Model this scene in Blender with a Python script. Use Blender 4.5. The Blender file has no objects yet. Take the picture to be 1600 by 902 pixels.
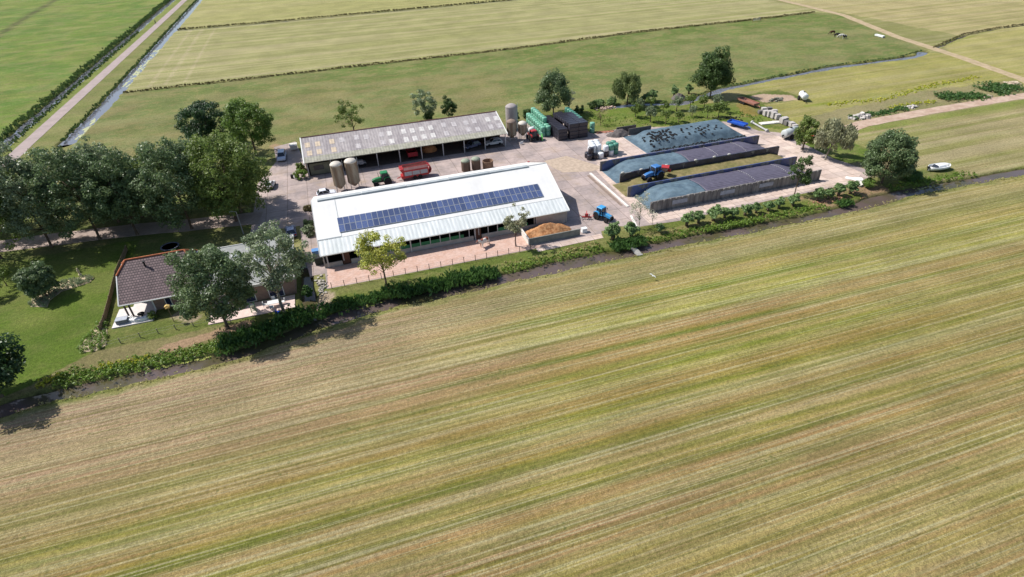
import bpy, math, random
import numpy as np
from mathutils import Vector, Matrix
random.seed(7)
R = math.radians
scene = bpy.context.scene

# ------------------------------------------------------------------ camera
FPX = 900.0; PITCH = R(34.42); ROLL = R(2.485); AZ = R(16.69); HCAM = 50.0
_f = np.array([0, math.cos(PITCH), -math.sin(PITCH)]); _r = np.array([1., 0, 0]); _d = np.cross(_f, _r)
_c, _s = math.cos(ROLL), math.sin(ROLL)
CAMM = np.array([[_c, _s, 0], [-_s, _c, 0], [0, 0, 1]]) @ np.array([_r, _d, _f])
_c, _s = math.cos(AZ), math.sin(AZ)
CAMM = CAMM @ np.array([[_c, -_s, 0], [_s, _c, 0], [0, 0, 1]])
cam = bpy.data.cameras.new("camera"); camo = bpy.data.objects.new("camera", cam)
scene.collection.objects.link(camo); scene.camera = camo
cam.sensor_fit = 'HORIZONTAL'; cam.sensor_width = 36; cam.lens = FPX / 1600 * 36
cam.clip_start = 1; cam.clip_end = 9000
camo.matrix_world = Matrix(((CAMM[0][0], -CAMM[1][0], -CAMM[2][0], 0), (CAMM[0][1], -CAMM[1][1], -CAMM[2][1], 0),
                            (CAMM[0][2], -CAMM[1][2], -CAMM[2][2], HCAM), (0, 0, 0, 1)))

# ------------------------------------------------------------------ sky, sun, exposure
world = bpy.data.worlds.new("World"); scene.world = world; world.use_nodes = True
wn = world.node_tree; bg = wn.nodes["Background"]
sky = wn.nodes.new("ShaderNodeTexSky"); sky.sky_type = 'NISHITA'; sky.sun_disc = False
SUN_EL = R(50); SUNDIR = Vector((-0.83, 0.557, 0))          # towards the sun (horizontal)
sky.sun_elevation = SUN_EL; sky.sun_rotation = math.atan2(SUNDIR.x, SUNDIR.y)
sky.air_density = 1.0; sky.dust_density = 1.2
wn.links.new(sky.outputs[0], bg.inputs[0]); bg.inputs[1].default_value = 0.1
sl = bpy.data.lights.new("sun", 'SUN'); sl.energy = 4.6; sl.angle = R(0.53); sl.color = (1.0, 0.955, 0.89)
so = bpy.data.objects.new("sun", sl); scene.collection.objects.link(so)
sd = (SUNDIR.normalized() * math.cos(SUN_EL) + Vector((0, 0, math.sin(SUN_EL))))
so.rotation_euler = sd.to_track_quat('Z', 'Y').to_euler(); so.location = (0, 0, 120)
scene.view_settings.view_transform = 'Standard'; scene.view_settings.look = 'None'
scene.view_settings.exposure = 0.37; scene.view_settings.gamma = 1.0

# ------------------------------------------------------------------ helpers
def at(px, py, z=0.0):
    """point of the photograph (1600 x 902) on the plane at height z"""
    d = CAMM.T @ np.array([(px - 800) / FPX, (py - 451) / FPX, 1.0])
    q = d * ((z - HCAM) / d[2]); return float(q[0]), float(q[1])
def proj(X, Y, Z=0.0):
    c = CAMM @ np.array([X, Y, Z - HCAM]); return 800 + FPX * c[0] / c[2], 451 + FPX * c[1] / c[2], c[2]
def height(X, Y, py):
    lo, hi = 0.0, 40.0
    for _ in range(40):
        m = (lo + hi) / 2
        if proj(X, Y, m)[1] > py: lo = m
        else: hi = m
    return lo
def lin(c, k=1.0):
    return tuple(((v / 255 + 0.055) / 1.055) ** 2.4 * k if v > 10 else v / 255 / 12.92 * k for v in c)
K = 0.86
col = scene.collection
def tag(o, label=None, cat=None, group=None, kind=None):
    if label: o["label"] = label
    if cat: o["category"] = cat
    if group: o["group"] = group
    if kind: o["kind"] = kind
    return o
def thing(name, label, cat, loc=(0, 0, 0), rz=0.0, group=None):
    o = bpy.data.objects.new(name, None); col.objects.link(o); o.empty_display_size = .3
    o.location = loc if len(loc) == 3 else (loc[0], loc[1], 0); o.rotation_euler = (0, 0, rz)
    return tag(o, label, cat, group)
def children(o): return [c for c in bpy.data.objects if c.parent == o]
def copy_tree(o, loc=None, rz=None, label=None, parent=None, kids=None):
    c = o.copy(); col.objects.link(c)
    if parent: c.parent = parent
    for ch in (children(o)): copy_tree(ch, parent=c)
    if loc is not None: c.location = loc if len(loc) == 3 else (loc[0], loc[1], 0)
    if rz is not None: c.rotation_euler = (0, 0, rz)
    if label: c["label"] = label
    return c

MATS = {}
def mat(name, c, rough=.8, spec=.3, var=.12, scale=1.5, bump=0.0, bscale=8.0, metal=0.0, c2=None, mix_scale=.5, coord='Object', stretch=None, alpha=None):
    """procedural material: base colour varied by two octaves of noise, optional second colour in patches"""
    if name in MATS: return MATS[name]
    m = bpy.data.materials.new(name); m.use_nodes = True; nt = m.node_tree; N = nt.nodes; L = nt.links
    b = N["Principled BSDF"]; b.inputs["Roughness"].default_value = rough; b.inputs["Metallic"].default_value = metal
    b.inputs["Specular IOR Level"].default_value = spec
    tc = N.new("ShaderNodeTexCoord"); src = tc.outputs[coord]
    if coord == 'World':
        pass
    if stretch:
        mp = N.new("ShaderNodeMapping"); mp.inputs["Scale"].default_value = stretch; L.new(src, mp.inputs[0]); src = mp.outputs[0]
    n1 = N.new("ShaderNodeTexNoise"); n1.inputs["Scale"].default_value = scale; n1.inputs["Detail"].default_value = 5
    L.new(src, n1.inputs["Vector"])
    mr = N.new("ShaderNodeMapRange"); mr.inputs[1].default_value = .37; mr.inputs[2].default_value = .63
    mr.inputs[3].default_value = 1 - var; mr.inputs[4].default_value = 1 + var; L.new(n1.outputs[0], mr.inputs[0])
    base = N.new("ShaderNodeMix"); base.data_type = 'RGBA'
    base.inputs[6].default_value = (*lin(c, K), 1); base.inputs[7].default_value = (*lin(c2 or c, K), 1)
    if c2:
        n2 = N.new("ShaderNodeTexNoise"); n2.inputs["Scale"].default_value = mix_scale; n2.inputs["Detail"].default_value = 6
        n2.inputs["Roughness"].default_value = .65
        L.new(src, n2.inputs["Vector"]); m2 = N.new("ShaderNodeMapRange"); m2.inputs[1].default_value = .42; m2.inputs[2].default_value = .6
        L.new(n2.outputs[0], m2.inputs[0]); L.new(m2.outputs[0], base.inputs[0])
    else: base.inputs[0].default_value = 0
    mul = N.new("ShaderNodeVectorMath"); mul.operation = 'SCALE'
    L.new(base.outputs[2], mul.inputs[0]); L.new(mr.outputs[0], mul.inputs["Scale"])
    L.new(mul.outputs[0], b.inputs["Base Color"])
    if bump:
        n3 = N.new("ShaderNodeTexNoise"); n3.inputs["Scale"].default_value = bscale; n3.inputs["Detail"].default_value = 4
        L.new(src, n3.inputs["Vector"]); bp = N.new("ShaderNodeBump"); bp.inputs["Strength"].default_value = bump; bp.inputs["Distance"].default_value = .1
        L.new(n3.outputs[0], bp.inputs["Height"]); L.new(bp.outputs[0], b.inputs["Normal"])
    MATS[name] = m; return m
def wave_lines(m, axis, scale, strength, dark=0.0):
    """corrugation / slab joints added to a material as bump (and a slight darkening of the grooves)"""
    nt = m.node_tree; N = nt.nodes; L = nt.links; b = N["Principled BSDF"]
    tc = N.new("ShaderNodeTexCoord"); w = N.new("ShaderNodeTexWave"); w.wave_type = 'BANDS'; w.bands_direction = axis
    w.inputs["Scale"].default_value = scale; L.new(tc.outputs['Object'], w.inputs["Vector"])
    bp = N.new("ShaderNodeBump"); bp.inputs["Strength"].default_value = strength; bp.inputs["Distance"].default_value = .06
    L.new(w.outputs["Fac"], bp.inputs["Height"])
    if b.inputs["Normal"].links: L.new(b.inputs["Normal"].links[0].from_socket, bp.inputs["Normal"])
    L.new(bp.outputs[0], b.inputs["Normal"])
    if dark:
        src = b.inputs["Base Color"].links[0].from_socket
        mr = N.new("ShaderNodeMapRange"); mr.inputs[1].default_value = 0; mr.inputs[2].default_value = .35; mr.inputs[3].default_value = 1 - dark; mr.inputs[4].default_value = 1
        L.new(w.outputs["Fac"], mr.inputs[0]); s = N.new("ShaderNodeVectorMath"); s.operation = 'SCALE'
        L.new(src, s.inputs[0]); L.new(mr.outputs[0], s.inputs["Scale"]); L.new(s.outputs[0], b.inputs["Base Color"])
    return m

class MB:
    def __init__(s): s.v = []; s.f = []
    def add(s, vs, fs):
        o = len(s.v); s.v += [tuple(p) for p in vs]; s.f += [tuple(i + o for i in f) for f in fs]; return s
    def box(s, x0, y0, z0, x1, y1, z1, rz=0, c=None):
        vs = [(x, y, z) for z in (z0, z1) for y in (y0, y1) for x in (x0, x1)]
        if rz:
            cx, cy = c if c else ((x0 + x1) / 2, (y0 + y1) / 2); ca, sa = math.cos(rz), math.sin(rz)
            vs = [(cx + (x - cx) * ca - (y - cy) * sa, cy + (x - cx) * sa + (y - cy) * ca, z) for x, y, z in vs]
        return s.add(vs, [(0, 2, 3, 1), (4, 5, 7, 6), (0, 1, 5, 4), (2, 6, 7, 3), (0, 4, 6, 2), (1, 3, 7, 5)])
    def frus(s, a, b, z0, z1):
        """frustum between rectangles a=(x0,y0,x1,y1) at z0 and b at z1"""
        vs = [(a[0], a[1], z0), (a[2], a[1], z0), (a[2], a[3], z0), (a[0], a[3], z0), (b[0], b[1], z1), (b[2], b[1], z1), (b[2], b[3], z1), (b[0], b[3], z1)]
        return s.add(vs, [(3, 2, 1, 0), (4, 5, 6, 7), (0, 1, 5, 4), (1, 2, 6, 5), (2, 3, 7, 6), (3, 0, 4, 7)])
    def tube(s, p, q, r0, r1=None, n=8, caps=True):
        r1 = r0 if r1 is None else r1; p = Vector(p); q = Vector(q); d = (q - p).normalized()
        a = d.orthogonal().normalized(); b = d.cross(a)
        vs = []
        for c, r in ((p, r0), (q, r1)):
            for i in range(n):
                t = 2 * math.pi * i / n; vs.append(c + (a * math.cos(t) + b * math.sin(t)) * r)
        fs = [(i, (i + 1) % n, n + (i + 1) % n, n + i) for i in range(n)]
        if caps: fs += [tuple(range(n - 1, -1, -1)), tuple(range(n, 2 * n))]
        return s.add(vs, fs)
    def lathe(s, prof, c=(0, 0, 0), n=20, axis='Z'):
        vs = []; fs = []
        for r, z in prof:
            for i in range(n):
                t = 2 * math.pi * i / n; p = (r * math.cos(t), r * math.sin(t), z)
                if axis == 'X': p = (z, p[0], p[1])
                if axis == 'Y': p = (p[0], z, p[1])
                vs.append((p[0] + c[0], p[1] + c[1], p[2] + c[2]))
        for k in range(len(prof) - 1):
            for i in range(n): fs.append((k * n + i, k * n + (i + 1) % n, (k + 1) * n + (i + 1) % n, (k + 1) * n + i))
        fs += [tuple(range(n - 1, -1, -1)), tuple(range((len(prof) - 1) * n, len(prof) * n))]
        return s.add(vs, fs)
    def prism(s, poly, a0, a1, plane='XZ'):
        """extrude a 2-D polygon; plane XZ extrudes along y, XY along z, YZ along x"""
        n = len(poly)
        def P(u, v, w): return {'XZ': (u, w, v), 'XY': (u, v, w), 'YZ': (w, u, v)}[plane]
        vs = [P(u, v, a0) for u, v in poly] + [P(u, v, a1) for u, v in poly]
        return s.add(vs, [tuple(range(n)), tuple(range(2 * n - 1, n - 1, -1))] + [(i, n + i, n + (i + 1) % n, (i + 1) % n) for i in range(n)])
    def quad(s, *p): return s.add(p, [tuple(range(len(p)))])
    def build(s, name, m, parent=None, smooth=False, bevel=0, mods=None):
        me = bpy.data.meshes.new(name); me.from_pydata(s.v, [], s.f); me.update()
        import bmesh
        bm = bmesh.new(); bm.from_mesh(me); bmesh.ops.recalc_face_normals(bm, faces=bm.faces); bm.to_mesh(me); bm.free()
        if smooth: me.polygons.foreach_set('use_smooth', [True] * len(me.polygons))
        me.materials.append(m); o = bpy.data.objects.new(name, me); col.objects.link(o)
        if parent: o.parent = parent
        if bevel:
            b = o.modifiers.new("bevel", 'BEVEL'); b.width = bevel; b.segments = 2; b.limit_method = 'ANGLE'
        return o
def npmesh(name, V, F, m, parent=None, colr=None, smooth=False):
    """numpy verts (n,3), quads (m,4)"""
    me = bpy.data.meshes.new(name); n = len(V); k = len(F); w = F.shape[1]
    me.vertices.add(n); me.vertices.foreach_set('co', np.asarray(V, np.float32).ravel())
    me.loops.add(k * w); me.loops.foreach_set('vertex_index', np.asarray(F, np.int32).ravel())
    me.polygons.add(k); me.polygons.foreach_set('loop_start', np.arange(0, k * w, w, dtype=np.int32))
    try: me.polygons.foreach_set('loop_total', np.full(k, w, np.int32))
    except Exception: pass
    me.update(calc_edges=True)
    if colr is not None:
        for nm, c in colr.items():
            a = me.color_attributes.new(nm, 'FLOAT_COLOR', 'POINT'); a.data.foreach_set('color', np.asarray(c, np.float32).ravel())
    if smooth: me.polygons.foreach_set('use_smooth', np.ones(k, bool))
    me.materials.append(m); o = bpy.data.objects.new(name, me); col.objects.link(o)
    if parent: o.parent = parent
    return o
def vnoise(x, y, seed=0):
    """smooth value noise in 0..1 on numpy arrays"""
    xi = np.floor(x).astype(np.int64); yi = np.floor(y).astype(np.int64); fx = x - xi; fy = y - yi
    fx = fx * fx * (3 - 2 * fx); fy = fy * fy * (3 - 2 * fy)
    def h(a, b):
        v = (a * 374761393 + b * 668265263 + seed * 974634777) & 0x7fffffff
        v = ((v ^ (v >> 13)) * 1274126177) & 0x7fffffff; return ((v ^ (v >> 16)) & 0xffff) / 65535.0
    return (h(xi, yi) * (1 - fx) + h(xi + 1, yi) * fx) * (1 - fy) + (h(xi, yi + 1) * (1 - fx) + h(xi + 1, yi + 1) * fx) * fy
def fbm(x, y, seed=0, o=4):
    t = 0; a = .5; s = 0
    for k in range(o): t = t + a * vnoise(x * 2 ** k, y * 2 ** k, seed + k); s += a; a *= .5
    return t / s
def sstep(a, b, x): t = np.clip((x - a) / (b - a), 0, 1); return t * t * (3 - 2 * t)
def pdist(X, Y, line):
    """distance of grid points to a polyline"""
    d = np.full(X.shape, 1e9)
    for (ax, ay), (bx, by) in zip(line[:-1], line[1:]):
        vx, vy = bx - ax, by - ay; L2 = vx * vx + vy * vy
        t = np.clip(((X - ax) * vx + (Y - ay) * vy) / L2, 0, 1)
        d = np.minimum(d, np.hypot(X - ax - t * vx, Y - ay - t * vy))
    return d
def inpoly(X, Y, poly):
    r = np.zeros(X.shape, bool); n = len(poly)
    for i in range(n):
        x0, y0 = poly[i]; x1, y1 = poly[(i + 1) % n]
        if y0 == y1: continue
        c = ((y0 > Y) != (y1 > Y)) & (X < (x1 - x0) * (Y - y0) / (y1 - y0) + x0); r ^= c
    return r
# ================================================================== THE SETTING
# ditches: centre line, half width of the bed, bank width, depth
FRONT = [(-60, 67.2), (-46, 67.9), (-40, 68.7), (-30, 68.6), (-24, 68.6), (-18, 68.8), (-12, 70.3), (-6, 72.4), (0, 73.2), (12, 73.2), (22, 73.4), (33, 73.6), (45, 73.5), (57, 73.3), (70, 72.9), (84, 72.3), (100, 73.8), (115, 73.6), (130, 72.4), (180, 71), (400, 68)]
DITCHES = [
    (FRONT, .8, .95, 1.0),
    ([(-84.2, -40), (-84.4, 900)], 1.0, 1.2, .9),
    ([(-67.6, 176), (-66.6, 215), (-66.0, 900)], 1.5, .8, .9),
    ([(-66, 225.5), (-22, 225.6), (22, 226.4), (72, 226.6), (131, 231.8), (186, 231.4), (221, 232.7)], .3, .6, .7),
    ([(-65, 345), (-27, 343), (18, 343.8), (74, 345), (111, 345.7), (250, 349)], .8, .9, .7),
    ([(72, 145.5), (83, 144.6), (94, 140), (112, 146.8), (130, 149.6), (157, 153), (185, 152.4), (193, 153), (199, 156.5)], .9, .8, .8),
    ([(206, 158), (211, 160), (233, 168.9), (253, 171.8), (300, 172)], .35, .6, .6),
    ([(-9.0, 72), (-9.2, 91)], .55, .5, .9),
]
def lines(*seg):
    out = []
    for a, b, st in seg: out += list(np.arange(a, b, st))
    return np.array(out)
XL = lines((-3200, -400, 400), (-400, -170, 6), (-170, -90, 2.5), (-90, -60, .42), (-60, 130, .62), (130, 240, 1.0), (240, 420, 4), (420, 3200, 400), (3200, 3201, 1))
YL = lines((-600, -40, 80), (-40, 10, 10), (10, 66, .28), (66, 77, .3), (77, 125, .55), (125, 165, .6), (165, 223, .8), (223, 235, .4), (235, 341, 3), (341, 349, .5), (349, 640, 6), (640, 4200, 400), (4200, 4201, 1))
GX, GY = np.meshgrid(XL, YL)
wob = (fbm(GX / 4.1, GY / 3.1, 3) - .5) * 1.7
Z = np.zeros_like(GX); wet = np.zeros_like(GX)
for ln, hw, bw, dp in DITCHES:
    d = pdist(GX, GY, ln) + wob * .9
    t = 1 - sstep(hw, hw + bw, d); Z = np.minimum(Z, -dp * t); wet = np.maximum(wet, 1 - sstep(hw + bw * .2, hw + bw + .5, d))
Z += (fbm(GX / 9, GY / 9, 8) - .5) * .12 * (1 - sstep(400, 900, np.hypot(GX, GY))) * ((GY < 72) | (GY > 160))
# ---- colour of every patch of land (albedo, painted per vertex: crops, not light)
def S(*c):
    m = sum(c) / 3; c = [m + (v - m) * .98 for v in c]
    return np.array(lin(c, .64)) * np.array([1.0, 1.0, 1.12])
CL = np.zeros(GX.shape + (3,)); MK = np.zeros(GX.shape + (3,))      # MK: R mown stripes, G rough pasture, B bare / dry
def paint(w, c, mk=None):
    w = np.clip(w, 0, 1)[..., None]; CL[:] = CL * (1 - w) + np.array(c) * w
    if mk is not None: MK[:] = MK * (1 - w) + np.array(mk) * w
def reg(poly, c, mk=None, soft=.8, amp=1.5):
    jx = (fbm(GX / 4, GY / 4, 21) - .5) * amp; jy = (fbm(GX / 4, GY / 4, 22) - .5) * amp
    paint(inpoly(GX + jx, GY + jy, poly).astype(float), c, mk)
def box(x0, y0, x1, y1): return [(x0, y0), (x1, y0), (x1, y1), (x0, y1)]
n30 = fbm(GX / 30, GY / 30, 31); n12 = fbm(GX / 12, GY / 8, 32); n5 = fbm(GX / 5, GY / 4, 33)
paint(np.ones_like(GX), S(150, 150, 88), (0.5, 0, 0))
HAY = S(168, 160, 100); HAYG = S(150, 152, 84); PAST = S(134, 142, 84); LUSH = S(104, 128, 42); TAN = S(170, 152, 112); DKG = S(84, 98, 44)
# far fields
reg(box(-66, 226, 226, 345), S(178, 175, 114), (.75, 0, 0)); reg(box(-66, 345, 500, 900), S(180, 176, 108), (.5, 0, 0))
reg(box(230, 100, 3000, 900), S(194, 180, 122), (.6, 0, 0))
reg([(206, 150), (400, 150), (400, 172), (253, 172), (233, 169), (211, 160)], S(152, 154, 76), (.4, 0, 0))
reg([(195, 110), (600, 90), (600, 172), (253, 171), (211, 159), (203, 150)], S(184, 176, 104), (.5, 0, 0))
for hl in ([(-57, 229), (-57.5, 342)], [(-52, 231), (-52, 340)], [(-46, 232), (-46, 338)], [(-57, 229.5), (130, 235)]): paint((pdist(GX, GY, hl) < .45 + n5 * .5) * .8, S(200, 188, 140))
# pasture behind the farm
reg([(-64, 110), (60, 130), (112, 146), (157, 153), (199, 155), (212, 178), (226, 225), (221, 233), (131, 232), (72, 226), (-66, 226)], PAST, (0, 1, 0))
PM = inpoly(GX, GY, [(-64, 100), (60, 130), (112, 146), (157, 153), (199, 155), (212, 178), (226, 225), (221, 233), (131, 232), (72, 226), (-66, 226)])
paint(PM * sstep(.47, .62, n12) * .65 * (1 - sstep(60, 130, GX)), S(150, 140, 90))
paint(PM * sstep(.5, .66, n30) * .5, S(106, 128, 62))
paint(PM * (sstep(195, 222, GY)) * .75 * sstep(-30, 20, GX), S(108, 132, 60))
# left field
LF = (GX < -87).astype(float)
paint(LF, S(112, 144, 50), (.1, .7, 0)); paint(LF * sstep(.46, .54, n30) * .65, S(92, 134, 48)); paint(LF * sstep(.52, .6, n12) * .7, S(140, 154, 70))
paint((GX < -87) * (1 - sstep(1.2, 2.6, pdist(GX, GY, [(-148, 330), (-152, 380), (-160, 449), (-170, 560)]))), S(78, 88, 48))
# verges along the road
reg(box(-87, -200, -69, 900), S(132, 148, 66), (.1, .6, 0)); reg(box(-76, -200, -69, 900), S(136, 142, 78), (.1, .7, 0))
reg([(-64.5, 100), (-18, 100), (-18, 128), (-64.5, 128)], S(116, 126, 66), (0, .8, .1))
# right field beside the farm track, mown
reg([(104, 108), (185, 108), (199, 117), (203, 148), (199, 154), (157, 152), (130, 148), (112, 145), (97, 137), (98, 122)], S(180, 174, 90), (.6, .4, 0), amp=3)
paint(inpoly(GX, GY, box(100, 108, 200, 155)) * sstep(.45, .6, n12) * .6, S(176, 166, 92))
reg([(108, 109), (184, 109), (192, 119), (160, 122), (128, 118), (112, 115)], S(160, 150, 106), (.2, .5, .3), amp=3)
paint(pdist(GX, GY, [(122, 124), (140, 121.5), (160, 123), (172, 124)]) < .5 + n5 * 1.3, S(160, 168, 66))
reg([(180, 105), (600, 100), (600, 73), (101, 74.5), (105, 84), (105, 104), (118, 105)], S(174, 160, 110), (.8, 0, 0), amp=2)
paint(inpoly(GX, GY, box(104, 74, 600, 105)) * sstep(.48, .6, fbm(GX / 40, GY / 3, 44)) * .7, S(150, 154, 78))
paint(inpoly(GX, GY, box(104, 101.8, 600, 105.5)) * 1., S(146, 154, 74), (.1, .7, 0))
# farmyard surroundings
reg([(58, 128), (70, 128), (92, 122.5), (96, 119), (104, 112), (110, 112), (113, 130), (110, 145), (94, 138), (72, 144), (56, 150), (46, 140)], S(112, 132, 50), (0, .8, .1))
paint(pdist(GX, GY, [(104, 124), (108, 131)]) < 1.2 + n5 * 1.6, S(150, 130, 66))
reg([(97, 136.5), (110, 136), (122, 139), (112, 145.5)], S(176, 164, 108), (0, .2, .6))
reg([(113, 129), (127, 129), (126, 140), (112, 139)], S(112, 126, 56), (0, .8, 0), amp=3)
reg([(114.5, 131), (124, 129), (125, 133.5), (119, 138), (113.5, 137)], S(205, 178, 146), (0, 0, 1), amp=2)
reg([(104, 84), (112, 84), (113, 104), (102, 106), (99, 100)], S(106, 130, 50), (0, .7, 0))
reg([(97, 81), (112, 78), (113, 86), (102, 89)], S(158, 146, 104), (0, .3, .5))
reg([(100, 75), (118, 75.5), (120, 79.5), (110, 81), (104, 79)], S(96, 118, 48), (0, .8, 0))
# bank between the yard and the front ditch
reg([(-8, 69), (104, 74), (104, 81), (60, 80), (-8, 80.5)], S(112, 126, 54), (0, .7, .15), amp=.5)
paint(inpoly(GX, GY, box(-8, 72, 100, 78)) * sstep(.5, .62, n5) * .7, S(158, 144, 92))
paint(inpoly(GX, GY, box(80, 74, 100, 80)) * sstep(.4, .5, n5) * .8, S(178, 144, 112), (0, 0, .8))
# house plot
reg([(-120, 70), (-38, 70), (-38, 110), (-120, 108)], S(100, 124, 42), (0, .25, 0), amp=.6)
LW = inpoly(GX, GY, box(-120, 70, -38, 110))
paint(LW * sstep(.45, .62, n12) * .6, S(122, 132, 60)); paint(LW * sstep(.5, .6, n5) * .4, S(90, 122, 36))
reg([(-38, 71), (-8, 72), (-8, 92), (-38, 106)], S(110, 122, 56), (0, .5, .1), amp=.5)
reg([(-46, 70), (-38, 76), (-20, 76.5), (-20, 71.5), (-46, 69)], S(138, 130, 84), (0, .5, .35), amp=1.)
paint(pdist(GX, GY, [(-28, 73.2), (-22, 74.2), (-18, 75)]) < .5 + n5 * .9, S(176, 148, 112), (0, 0, .6))
paint(pdist(GX, GY, [(-27.5, 81), (-25.5, 79.5)]) < 1.0, S(180, 164, 128), (0, 0, .5))
paint(inpoly(GX, GY, box(-10.5, 70, -8.2, 79)) * 1., S(112, 126, 54))
paint(pdist(GX, GY, [(-6.5, 78), (-7, 76), (-8, 75)]) < 1.1 + n5 * .6, S(192, 172, 140), (0, 0, .6))
# dry track behind the shed, left
paint(pdist(GX, GY, [(-15, 151.5), (-8, 141), (5, 138.5), (40, 138)]) < .7 + n5, S(176, 150, 110), (0, 0, .5))
# ---- front meadow: windrow stripes measured along the middle of the field
YP = GY + GX * math.tan(R(1.66))
fr = np.interp(GX, [p[0] for p in FRONT], [p[1] for p in FRONT])
dd = fr - GY
wv = (fbm(GX / 22, GY / 5, 51) - .5) * .35
tb = sstep(4, 17, dd)
VV = (74.0 - dd) * (1 - tb) + YP * tb + wv
stripes = [(432, (150, 146, 84)), (440, (158, 152, 92)), (452, (164, 152, 98)), (460, (176, 164, 120)), (470, (158, 152, 108)), (478, (136, 136, 84)), (486, (150, 148, 82)), (492, (176, 158, 106)), (503, (172, 162, 92)),
 (508, (152, 154, 78)), (512, (124, 142, 58)), (517, (140, 146, 70)), (520, (174, 166, 102)), (524, (150, 152, 72)), (528, (168, 164, 92)), (532, (184, 180, 118)), (536, (170, 170, 84)), (541, (172, 174, 96)), (545, (200, 200, 146)), (548, (156, 160, 92)), (552, (146, 142, 78)),
 (558, (168, 146, 96)), (566, (178, 150, 108)), (574, (166, 146, 88)), (579, (128, 136, 56)), (582, (116, 130, 50)), (586, (170, 148, 96)), (594, (168, 146, 92)), (602, (162, 144, 86)), (609, (138, 144, 62)), (613, (146, 146, 66)), (617, (176, 160, 96)), (621, (152, 152, 72)), (627, (132, 144, 60)),
 (632, (150, 152, 74)), (639, (186, 180, 122)), (643, (166, 158, 88)), (650, (164, 146, 90)), (660, (162, 144, 80)), (667, (158, 148, 74)), (676, (132, 142, 60)), (681, (164, 162, 82)), (685, (190, 182, 118)), (689, (142, 150, 88)), (695, (162, 160, 100)), (702, (190, 178, 124)), (706, (162, 148, 90)),
 (714, (166, 144, 94)), (724, (160, 148, 76)), (732, (136, 140, 64)), (742, (112, 124, 50)), (748, (156, 146, 92)), (755, (170, 150, 102)), (762, (184, 170, 122)), (768, (140, 144, 68)), (774, (148, 146, 74)), (782, (188, 172, 112)), (788, (140, 142, 66)), (795, (110, 124, 46)), (800, (138, 130, 70)),
 (808, (178, 148, 106)), (818, (168, 146, 90)), (826, (160, 152, 92)), (832, (172, 160, 116)), (843, (140, 138, 86)), (851, (168, 150, 108)), (858, (184, 154, 118)), (866, (140, 116, 76)), (874, (138, 140, 66)), (882, (166, 142, 92)), (890, (172, 146, 104)), (900, (146, 140, 74)), (912, (180, 172, 112)), (924, (144, 142, 72)), (935, (176, 150, 106))]
tabv = []; tabc = []
for py, c in stripes:
    x, y = at(800, py); tabv.append(y + x * math.tan(R(1.66))); tabc.append(S(*c))
rng = np.random.RandomState(4)
v = tabv[-1] - .8
PALC = [(176, 150, 104), (140, 142, 66), (182, 174, 118), (160, 146, 86), (122, 132, 54), (170, 160, 96)]
while v > 8: tabv.append(v); tabc.append(S(*PALC[rng.randint(6)])); v -= rng.uniform(.3, 1.1)
tabv = np.array(tabv)[::-1]; tabc = np.array(tabc)[::-1]
fc = np.stack([np.interp(VV, tabv, tabc[:, k]) for k in range(3)], -1)
brk = sstep(.35, .65, fbm(GX / 16, VV / 1.1, 61))[..., None] * .25; fc = np.clip(np.array(tabc).mean(0) + (fc - np.array(tabc).mean(0)) * 1.4, .01, 1) * np.array([1.08, 1.0, .78])           # stripes fade in and out along their length
fc = fc * (1 - brk) + (S(158, 149, 90) * 1.12)[None, None] * brk
side = sstep(40, -15, GX)[..., None] * sstep(38, 62, GY)[..., None]        # greyer, pinker stubble near the house
fc = fc * (1 - side * .75) + S(184, 152, 126) * (side * .75) * (.8 + .5 * fbm(GX / 20, VV / .9, 62))[..., None]
rt = sstep(35, 90, GX)[..., None] * .35; fc = fc * (1 - rt) + S(166, 160, 88) * rt
lw = sstep(60, 20, GY)[..., None] * .32; fc = fc * (1 - lw) + S(166, 140, 84) * lw
tw = 1 - sstep(.25, .45, np.abs(VV - tabv.mean() - 3.2))
inf = sstep(1.2, 2.0, dd + wob)[..., None]
CL = CL * (1 - inf) + fc * inf; MK = MK * (1 - inf) + np.array([1.0, .15, .1]) * inf
edge = (dd > .2) & (dd < 3.4) ; paint(edge * (1 - sstep(2.0, 3.2, dd + wob * 2)), S(140, 142, 72), (.2, .9, 0))
# ditch banks and mud
near = wet * (GX > -400)
paint(near * .6, S(116, 124, 58), (0, 1, .2)); paint((Z < -.42) * 1., S(70, 72, 40), (0, 0, 1))
ny, nx = GX.shape
V = np.stack([GX, GY, Z], -1).reshape(-1, 3)
ii = np.arange(ny * nx).reshape(ny, nx)
F = np.stack([ii[:-1, :-1], ii[:-1, 1:], ii[1:, 1:], ii[1:, :-1]], -1).reshape(-1, 4)

gm = bpy.data.materials.new("land"); gm.use_nodes = True; nt = gm.node_tree; N = nt.nodes; L = nt.links; b = N["Principled BSDF"]
b.inputs["Roughness"].default_value = .95; b.inputs["Specular IOR Level"].default_value = .1
ac = N.new("ShaderNodeVertexColor"); ac.layer_name = "tone"; am = N.new("ShaderNodeVertexColor"); am.layer_name = "cover"
sep = N.new("ShaderNodeSeparateColor"); L.new(am.outputs[0], sep.inputs[0])
tc = N.new("ShaderNodeTexCoord")
def noise(scale, detail=4, rough=.55, mscale=None, rot=0):
    src = tc.outputs['Object']
    if mscale:
        mp = N.new("ShaderNodeMapping"); mp.inputs["Scale"].default_value = mscale; mp.inputs["Rotation"].default_value = (0, 0, rot); L.new(src, mp.inputs[0]); src = mp.outputs[0]
    n = N.new("ShaderNodeTexNoise"); n.inputs["Scale"].default_value = scale; n.inputs["Detail"].default_value = detail; n.inputs["Roughness"].default_value = rough
    L.new(src, n.inputs["Vector"]); return n.outputs[0]
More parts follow.
